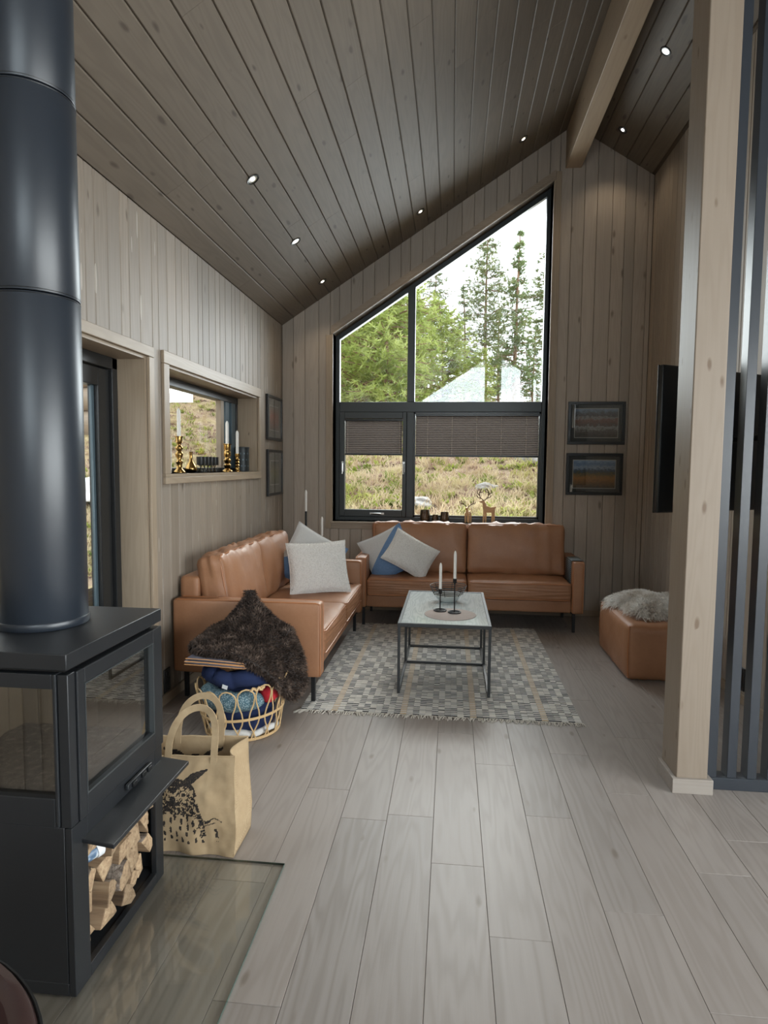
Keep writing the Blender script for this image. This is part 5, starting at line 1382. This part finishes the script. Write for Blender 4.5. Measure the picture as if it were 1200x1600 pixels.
MB().lathe([(0.001, 0.002), (0.058, 0), (0.058, 0.004), (0.060, 0.006), (0.060, 0.205), (0.064, 0.208), (0.064, 0.216), (0.056, 0.218), (0.056, 0.02), (0.001, 0.012)], 32).build('shell', M['lantern'], ln, smooth=True)
for k in range(14):
    a = -1.9+0.55*(k % 5)+0.2*(k//5); z = 0.05+0.055*(k//5)
    c_, s_ = math.cos(a), math.sin(a); q = MB(); n_ = 10
    q.add([(0.0603*c_-0.006*math.sin(2*PI*j/n_)*s_, 0.0603*s_+0.006*math.sin(2*PI*j/n_)*c_, z+0.008*math.cos(2*PI*j/n_)) for j in range(n_)], [tuple(range(n_))])
    q.build('pierced_hole', M['rail'], ln)
# ================================================================== outside
def sstep(a, b, x):
    t_ = max(0, min(1, (x-a)/(b-a))); return t_*t_*(3-2*t_)
def ground(x, y):
    hb = 0.80+0.185*max(0, y-7.3)-0.10*max(0, y-24)
    hb -= 0.9*sstep(6.5, 3.5, y) if x > 4.2 else 0
    hl = -0.10+0.30*max(0, y-8.2)+0.22*max(0, -x-4.6)
    s = sstep(-3.4, -2.0, x)
    h = hl*(1-s)+hb*s
    if y < 6.8 and x > -2.05: h = min(h, -0.35)
    far = math.hypot(x, y-7)
    return h+0.10*noise.noise((x*0.45, y*0.45, 0))*min(1, far/4)+0.05*noise.noise((x*1.3, y*1.3, 4))
t = NT('moor_ground'); v = t.coords('Object')
n1 = t.noise(v, 0.9, 6, 0.62); n2 = t.noise(v, 6.0, 8, 0.7)
c = t.ramp(n1, [(0.34, srgb(150, 128, 104)), (0.45, srgb(176, 152, 130)), (0.54, srgb(186, 168, 120)), (0.64, srgb(150, 150, 84)), (0.74, srgb(166, 152, 140))])
c = t.mix(t.math('MULTIPLY', n2, 0.75), c, t.ramp(t.noise(v, 18, 8, 0.75), [(0.35, srgb(84, 66, 52)), (0.5, srgb(176, 150, 128)), (0.65, srgb(214, 204, 190))]))
t.bump(t.noise(v, 14, 8, 0.7), 0.9, 0.08); M['ground'] = t.fin(c, 0.95, spec=0.1)
xs = [-40+1.2*i for i in range(20)]+[-16+0.35*i for i in range(39)]+[-2.10]+[-1.75+0.35*i for i in range(18)]+[4.6+1.2*i for i in range(31)]
ys = [-16+1.0*i for i in range(23)]+[6.82]+[7.05+0.3*i for i in range(60)]+[25.4+1.2*i for i in range(28)]
vs = [(x, y, ground(x, y)) for y in ys for x in xs]; fs = []; nxs = len(xs)
for j in range(len(ys)-1):
    for i in range(nxs-1):
        xc, yc = (xs[i]+xs[i+1])/2, (ys[j]+ys[j+1])/2
        if -2.10 < xc < 4.3 and -4.6 < yc < 6.82: continue
        b = j*nxs+i; fs.append((b, b+1, b+nxs+1, b+nxs))
tag(MB().add(vs, fs).build('ground', M['ground'], None, smooth=True, angle=180), 'rising moor of dry grass, leaves and heather outside', kind='structure')
ro = random.Random(77)
def var_mat(name, stops, rough=0.9, trans=0.35, scale=3.0):
    t = NT(name); f = t.noise(t.coords('Object', rand=4.0), scale, 3)
    c = t.ramp(f, stops); t.fin(c, rough, spec=0.15)
    tl = t.n('ShaderNodeBsdfTranslucent', {0: c}).outputs[0]
    mx = t.n('ShaderNodeMixShader', {0: trans, 1: t.b.outputs[0], 2: tl}).outputs[0]; t.t.links.new(mx, t.out.inputs['Surface'])
    return t.m
M['grass'] = var_mat('dry_moor_grass', [(0.35, srgb(184, 162, 130)), (0.52, srgb(216, 200, 168)), (0.64, srgb(176, 172, 104)), (0.76, srgb(140, 150, 80))], scale=0.8)
M['heather'] = var_mat('heather_twigs', [(0.35, srgb(96, 74, 66)), (0.5, srgb(166, 134, 122)), (0.7, srgb(216, 196, 180))], scale=1.2)
M['berry'] = var_mat('bilberry_leaves', [(0.3, srgb(104, 124, 50)), (0.5, srgb(150, 160, 74)), (0.7, srgb(188, 190, 110))], trans=0.45, scale=1.5)
def tufts(name, label, cat, m, count, region, L, w, nb, spread):
    vs = []; fs = []
    for _ in range(count):
        x, y = region(); z = ground(x, y)-0.01
        for k in range(nb):
            a = ro.uniform(0, 2*PI); l = L*ro.uniform(0.5, 1.2); d = Vector((math.cos(a)*spread, math.sin(a)*spread, 1)).normalized()
            p = Vector((x+ro.uniform(-0.07, 0.07), y+ro.uniform(-0.07, 0.07), z)); s = Vector((-math.sin(a), math.cos(a), 0))*w
            mid = p+d*l*0.6; tip = p+d*l+Vector((math.cos(a), math.sin(a), -0.4))*l*0.25
            b = len(vs); vs += [p-s, p+s, mid+s*0.8, mid-s*0.8, tip]; fs += [(b, b+1, b+2, b+3), (b+3, b+2, b+4)]
    tag(MB().add(vs, fs).build(name, m), label, cat, kind='stuff')
def reg_back():
    while True:
        y = 7.2+18*ro.random()**1.6; x = ro.uniform(-0.30*y-0.6, 0.22*y+0.6)
        if x > -3.5 or y > 9: return x, y
def reg_left():
    while True:
        y = 8.0+17*ro.random()**1.3; x = -y*ro.uniform(0.26, 0.66)
        return x, y
def reg_any(): return reg_back() if ro.random() < 0.55 else reg_left()
tufts('dry_grass', 'dry straw-coloured grass on the slope outside', 'grass', M['grass'], 5200, reg_any, 0.20, 0.006, 9, 0.55)
tufts('heather', 'brown heather and leaf litter on the slope outside', 'heather', M['heather'], 5600, reg_any, 0.11, 0.011, 10, 1.6)
tufts('bilberry_scrub', 'low green bilberry scrub on the slope outside', 'scrub', M['berry'], 1500, reg_any, 0.16, 0.018, 12, 1.0)
# boulders
t = NT('grey_granite'); v = t.coords('Object', rand=5.0); t.bump(t.noise(v, 12, 8), 0.6, 0.04)
M['rock'] = t.fin(t.ramp(t.noise(v, 5, 8, 0.7), [(0.3, srgb(110, 106, 102)), (0.5, srgb(170, 166, 162)), (0.7, srgb(206, 204, 200))]), 0.9)
M['snow'] = plain('old_snow', srgb(236, 238, 242), 0.7, var=0.03, bump=0.3, bs=20, bd=0.02)
def boulder(name, label, cat, x, y, sx, sy, sz, m, seed, group=None):
    bm = bmesh.new(); bmesh.ops.create_icosphere(bm, subdivisions=4, radius=1.0)
    for w in bm.verts:
        p = w.co; k = 1+0.28*noise.noise((p.x*1.4+seed, p.y*1.4, p.z*1.4))+0.10*noise.noise((p.x*4, p.y*4+seed, p.z*4))
        w.co = Vector((p.x*sx*k, p.y*sy*k, max(-0.4, p.z)*sz*k))
    me = bpy.data.meshes.new(name); bm.to_mesh(me); bm.free(); me.materials.append(m)
    for p in me.polygons: p.use_smooth = True
    tag(link(name, me, None, (x, y, ground(x, y)+sz*0.1), (0, 0, seed)), label, cat, group)
boulder('boulder', 'pale grey boulder on the slope at the right edge of the gable window', 'rock', 1.47, 11.5, 0.34, 0.30, 0.32, M['rock'], 1.0)
boulder('boulder', 'low grey rock outside behind the tealight holders', 'rock', -0.44, 8.3, 0.24, 0.22, 0.12, M['rock'], 2.0)
boulder('boulder', 'grey rock on the slope behind the small reindeer', 'rock', 0.50, 9.4, 0.17, 0.15, 0.08, M['rock'], 3.3)
boulder('boulder', 'broad grey rock on the slope seen through the sliding window', 'rock', -4.2, 13.2, 0.75, 0.4, 0.26, M['rock'], 4.1)
boulder('snow_patch', 'patch of old white snow beyond the terrace door', 'snow', -6.1, 10.6, 0.75, 0.6, 0.30, M['snow'], 5.0)

# terrace and log wall end seen through the terrace door
M['deck'] = wood('weathered_deck', srgb(214, 212, 208), srgb(180, 176, 170), 'X', 0.0, tone=0.05)
dk = thing('terrace_deck', 'pale weathered board terrace outside the glass door', 'terrace', (-3.6, 4.0, -0.12))
for i in range(32):
    B('deck_board', -1.48, 1.45, -3.4+i*0.24, -3.4+i*0.24+0.232, 0, 0.035, M['deck'], dk)
M['log'] = wood('weathered_log', srgb(168, 150, 130), srgb(124, 106, 88), 'X', 0.2, tone=0.1)
lw_ = thing('log_porch_wall', 'end of a notched timber porch wall outside the terrace door', 'wall', (-3.3, 5.2, -0.1))
for k in range(4):
    z = 1.95+k*0.2
    MB().tube([(-0.9, 0, z), (0.85, 0, z)], 0.105, 16).build('timber', M['log'], lw_, smooth=True)
    for yy in (-0.12,):
        pass
MB().tube([(-0.9, 0, 0), (-0.9, 0, 2.65)], 0.07, 14).build('post', M['log'], lw_, smooth=True)

# trees
t = NT('pine_bark'); v = t.coords('Object', (4, 4, 1)); M['pbark'] = t.fin(t.ramp(t.noise(v, 4, 6), [(0.3, srgb(104, 84, 70)), (0.6, srgb(160, 128, 104))]), 0.9)
M['pine'] = var_mat('haze_paled_pine_needles', [(0.3, srgb(110, 124, 84)), (0.5, srgb(138, 150, 104)), (0.7, srgb(168, 176, 124))], trans=0.4, scale=1.2)  # needle greens paled to imitate glare haze
M['spruce'] = var_mat('haze_paled_spruce_needles', [(0.3, srgb(104, 122, 84)), (0.5, srgb(128, 146, 100)), (0.7, srgb(150, 166, 114))], trans=0.4, scale=1.2)  # spruce greens lightened too, haze put into the colour
M['young'] = var_mat('young_pine_needles', [(0.3, srgb(142, 160, 84)), (0.5, srgb(172, 186, 104)), (0.7, srgb(200, 210, 136))], trans=0.5, scale=1.5)
def tree_mesh(seed, H, crown0, rad, nwh, per, m, clump, needle, dens, shape, tr=0.10, droop=0.25):
    r = random.Random(seed); trunk = MB(); bend = (r.uniform(-0.3, 0.3), r.uniform(-0.3, 0.3))
    ctr = lambda f: Vector((bend[0]*f*f, bend[1]*f*(1-f), H*f))
    trunk.tube([ctr(k/10) for k in range(11)], [tr*(1-0.9*k/10)+0.008 for k in range(11)], 8)
    vs = []; fs = []
    for w in range(nwh):
        f = crown0+(1-crown0)*(w+r.random()*0.7)/nwh; g = (f-crown0)/(1-crown0)
        R = rad*shape(g)
        for b in range(per):
            a = r.uniform(0, 2*PI); L = R*r.uniform(0.55, 1.1); base = ctr(f)
            d = Vector((math.cos(a), math.sin(a), r.uniform(-droop, 0.35)))
            tip = base+d*L
            trunk.tube([base, base+d*L*0.5+Vector((0, 0, 0.04*L)), tip], [0.022*(1-0.6*g), 0.014, 0.005], 4, caps=False)
            n = max(3, int(L*dens))
            for k in range(n):
                s = 0.25+0.75*(k+r.random())/n; c = base+d*L*s+Vector((r.gauss(0, 0.10*L+0.03), r.gauss(0, 0.10*L+0.03), r.gauss(0, 0.07*L+0.03)))
                for q in range(clump):
                    dv = Vector((r.gauss(0, 1)+d.x*0.5, r.gauss(0, 1)+d.y*0.5, r.gauss(0.15, 0.7))).normalized(); l = needle*r.uniform(0.6, 1.3)
                    sd = dv.orthogonal().normalized()*needle*0.13
                    i0 = len(vs); vs += [c-sd, c+sd, c+dv*l]; fs.append((i0, i0+1, i0+2))
    return trunk.mesh('trunk', M['pbark'], True), MB().add(vs, fs).mesh('crown', m)
cone = lambda g: (1-g)*0.95+0.06
oval = lambda g: (math.sin(PI*min(1, 0.12+0.88*g))**0.7)*0.9+0.08
protos = {
    'pine_a': tree_mesh(1, 7.6, 0.34, 1.25, 20, 6, M['pine'], 9, 0.17, 11, oval, 0.10),
    'pine_b': tree_mesh(2, 8.2, 0.48, 1.0, 14, 6, M['pine'], 9, 0.17, 11, oval, 0.09),
    'spruce_a': tree_mesh(3, 6.6, 0.10, 1.3, 26, 7, M['spruce'], 8, 0.15, 11, cone, 0.09, 0.5),
    'spruce_b': tree_mesh(4, 5.6, 0.06, 1.2, 24, 7, M['spruce'], 8, 0.15, 12, cone, 0.08, 0.5),
    'young_a': tree_mesh(5, 4.4, 0.06, 1.25, 22, 8, M['young'], 9, 0.14, 10, oval, 0.06),
    'young_b': tree_mesh(6, 3.8, 0.08, 1.1, 20, 8, M['young'], 9, 0.15, 13, oval, 0.06),
}
def tree(kind, x, y, s, rz, label, group):
    tr_, cr_ = protos[kind]
    o = thing({'p': 'pine_tree', 's': 'spruce_tree', 'y': 'young_pine_tree'}[kind[0]], label, 'tree', (x, y, ground(x, y)-0.05), rz, group)
    o.scale = (s, s, s)
    link('trunk', tr_, o); link('crown', cr_, o)
PX = lambda px, Y: (px-706)/982*Y
TR = [('pine_b', 672, 23, 0.62, 0.3, 'slim pine with bare lower trunk left of centre in the upper right pane'),
      ('pine_a', 755, 24, 0.80, 1.4, 'tall pine in the middle of the upper right pane'),
      ('spruce_a', 798, 25, 0.98, 2.2, 'tall narrow conifer reaching the sky right of the middle pine'),
      ('pine_a', 848, 22, 0.72, 4.0, 'pine at the right edge of the upper right pane'),
      ('spruce_b', 722, 26, 0.85, 0.9, 'lower dark spruce between the slim pine and the middle pine'),
      ('spruce_b', 775, 28, 0.75, 5.1, 'spruce filling the gap right of the middle pine'),
      ('spruce_b', 826, 27, 0.6, 3.3, 'short spruce in front of the right edge pine'),
      ('young_a', 560, 16.5, 1.05, 0.2, 'bright green young pine filling the left part of the narrow upper pane'),
      ('young_b', 606, 15.5, 1.15, 1.7, 'bright green young pine in the centre of the narrow upper pane'),
      ('young_a', 640, 19, 1.0, 2.9, 'bright green young pine behind the upper mullion'),
      ('young_b', 690, 21, 0.95, 3.6, 'bright green young pine low in the upper right pane by the slim trunk'),
      ('pine_b', 618, 22, 0.78, 5.0, 'pine with bare trunk behind the young pines in the narrow upper pane'),
      ('young_a', 520, 18.5, 1.15, 4.4, 'bright green young pine at the left edge of the narrow upper pane'),
      ('young_b', 580, 20.5, 1.25, 5.6, 'pale green young pine farthest back in the narrow upper pane'),
      ('spruce_a', 650, 30, 0.75, 0.6, 'distant dark spruce behind the slim pine'),
      ('young_b', 745, 20, 0.55, 0.4, 'small light green pine sapling below the middle pine')]
for kd, px, Y, s, rz, lb in TR: tree(kd, PX(px, Y), Y, s, rz, lb, 'trees outside the gable window')
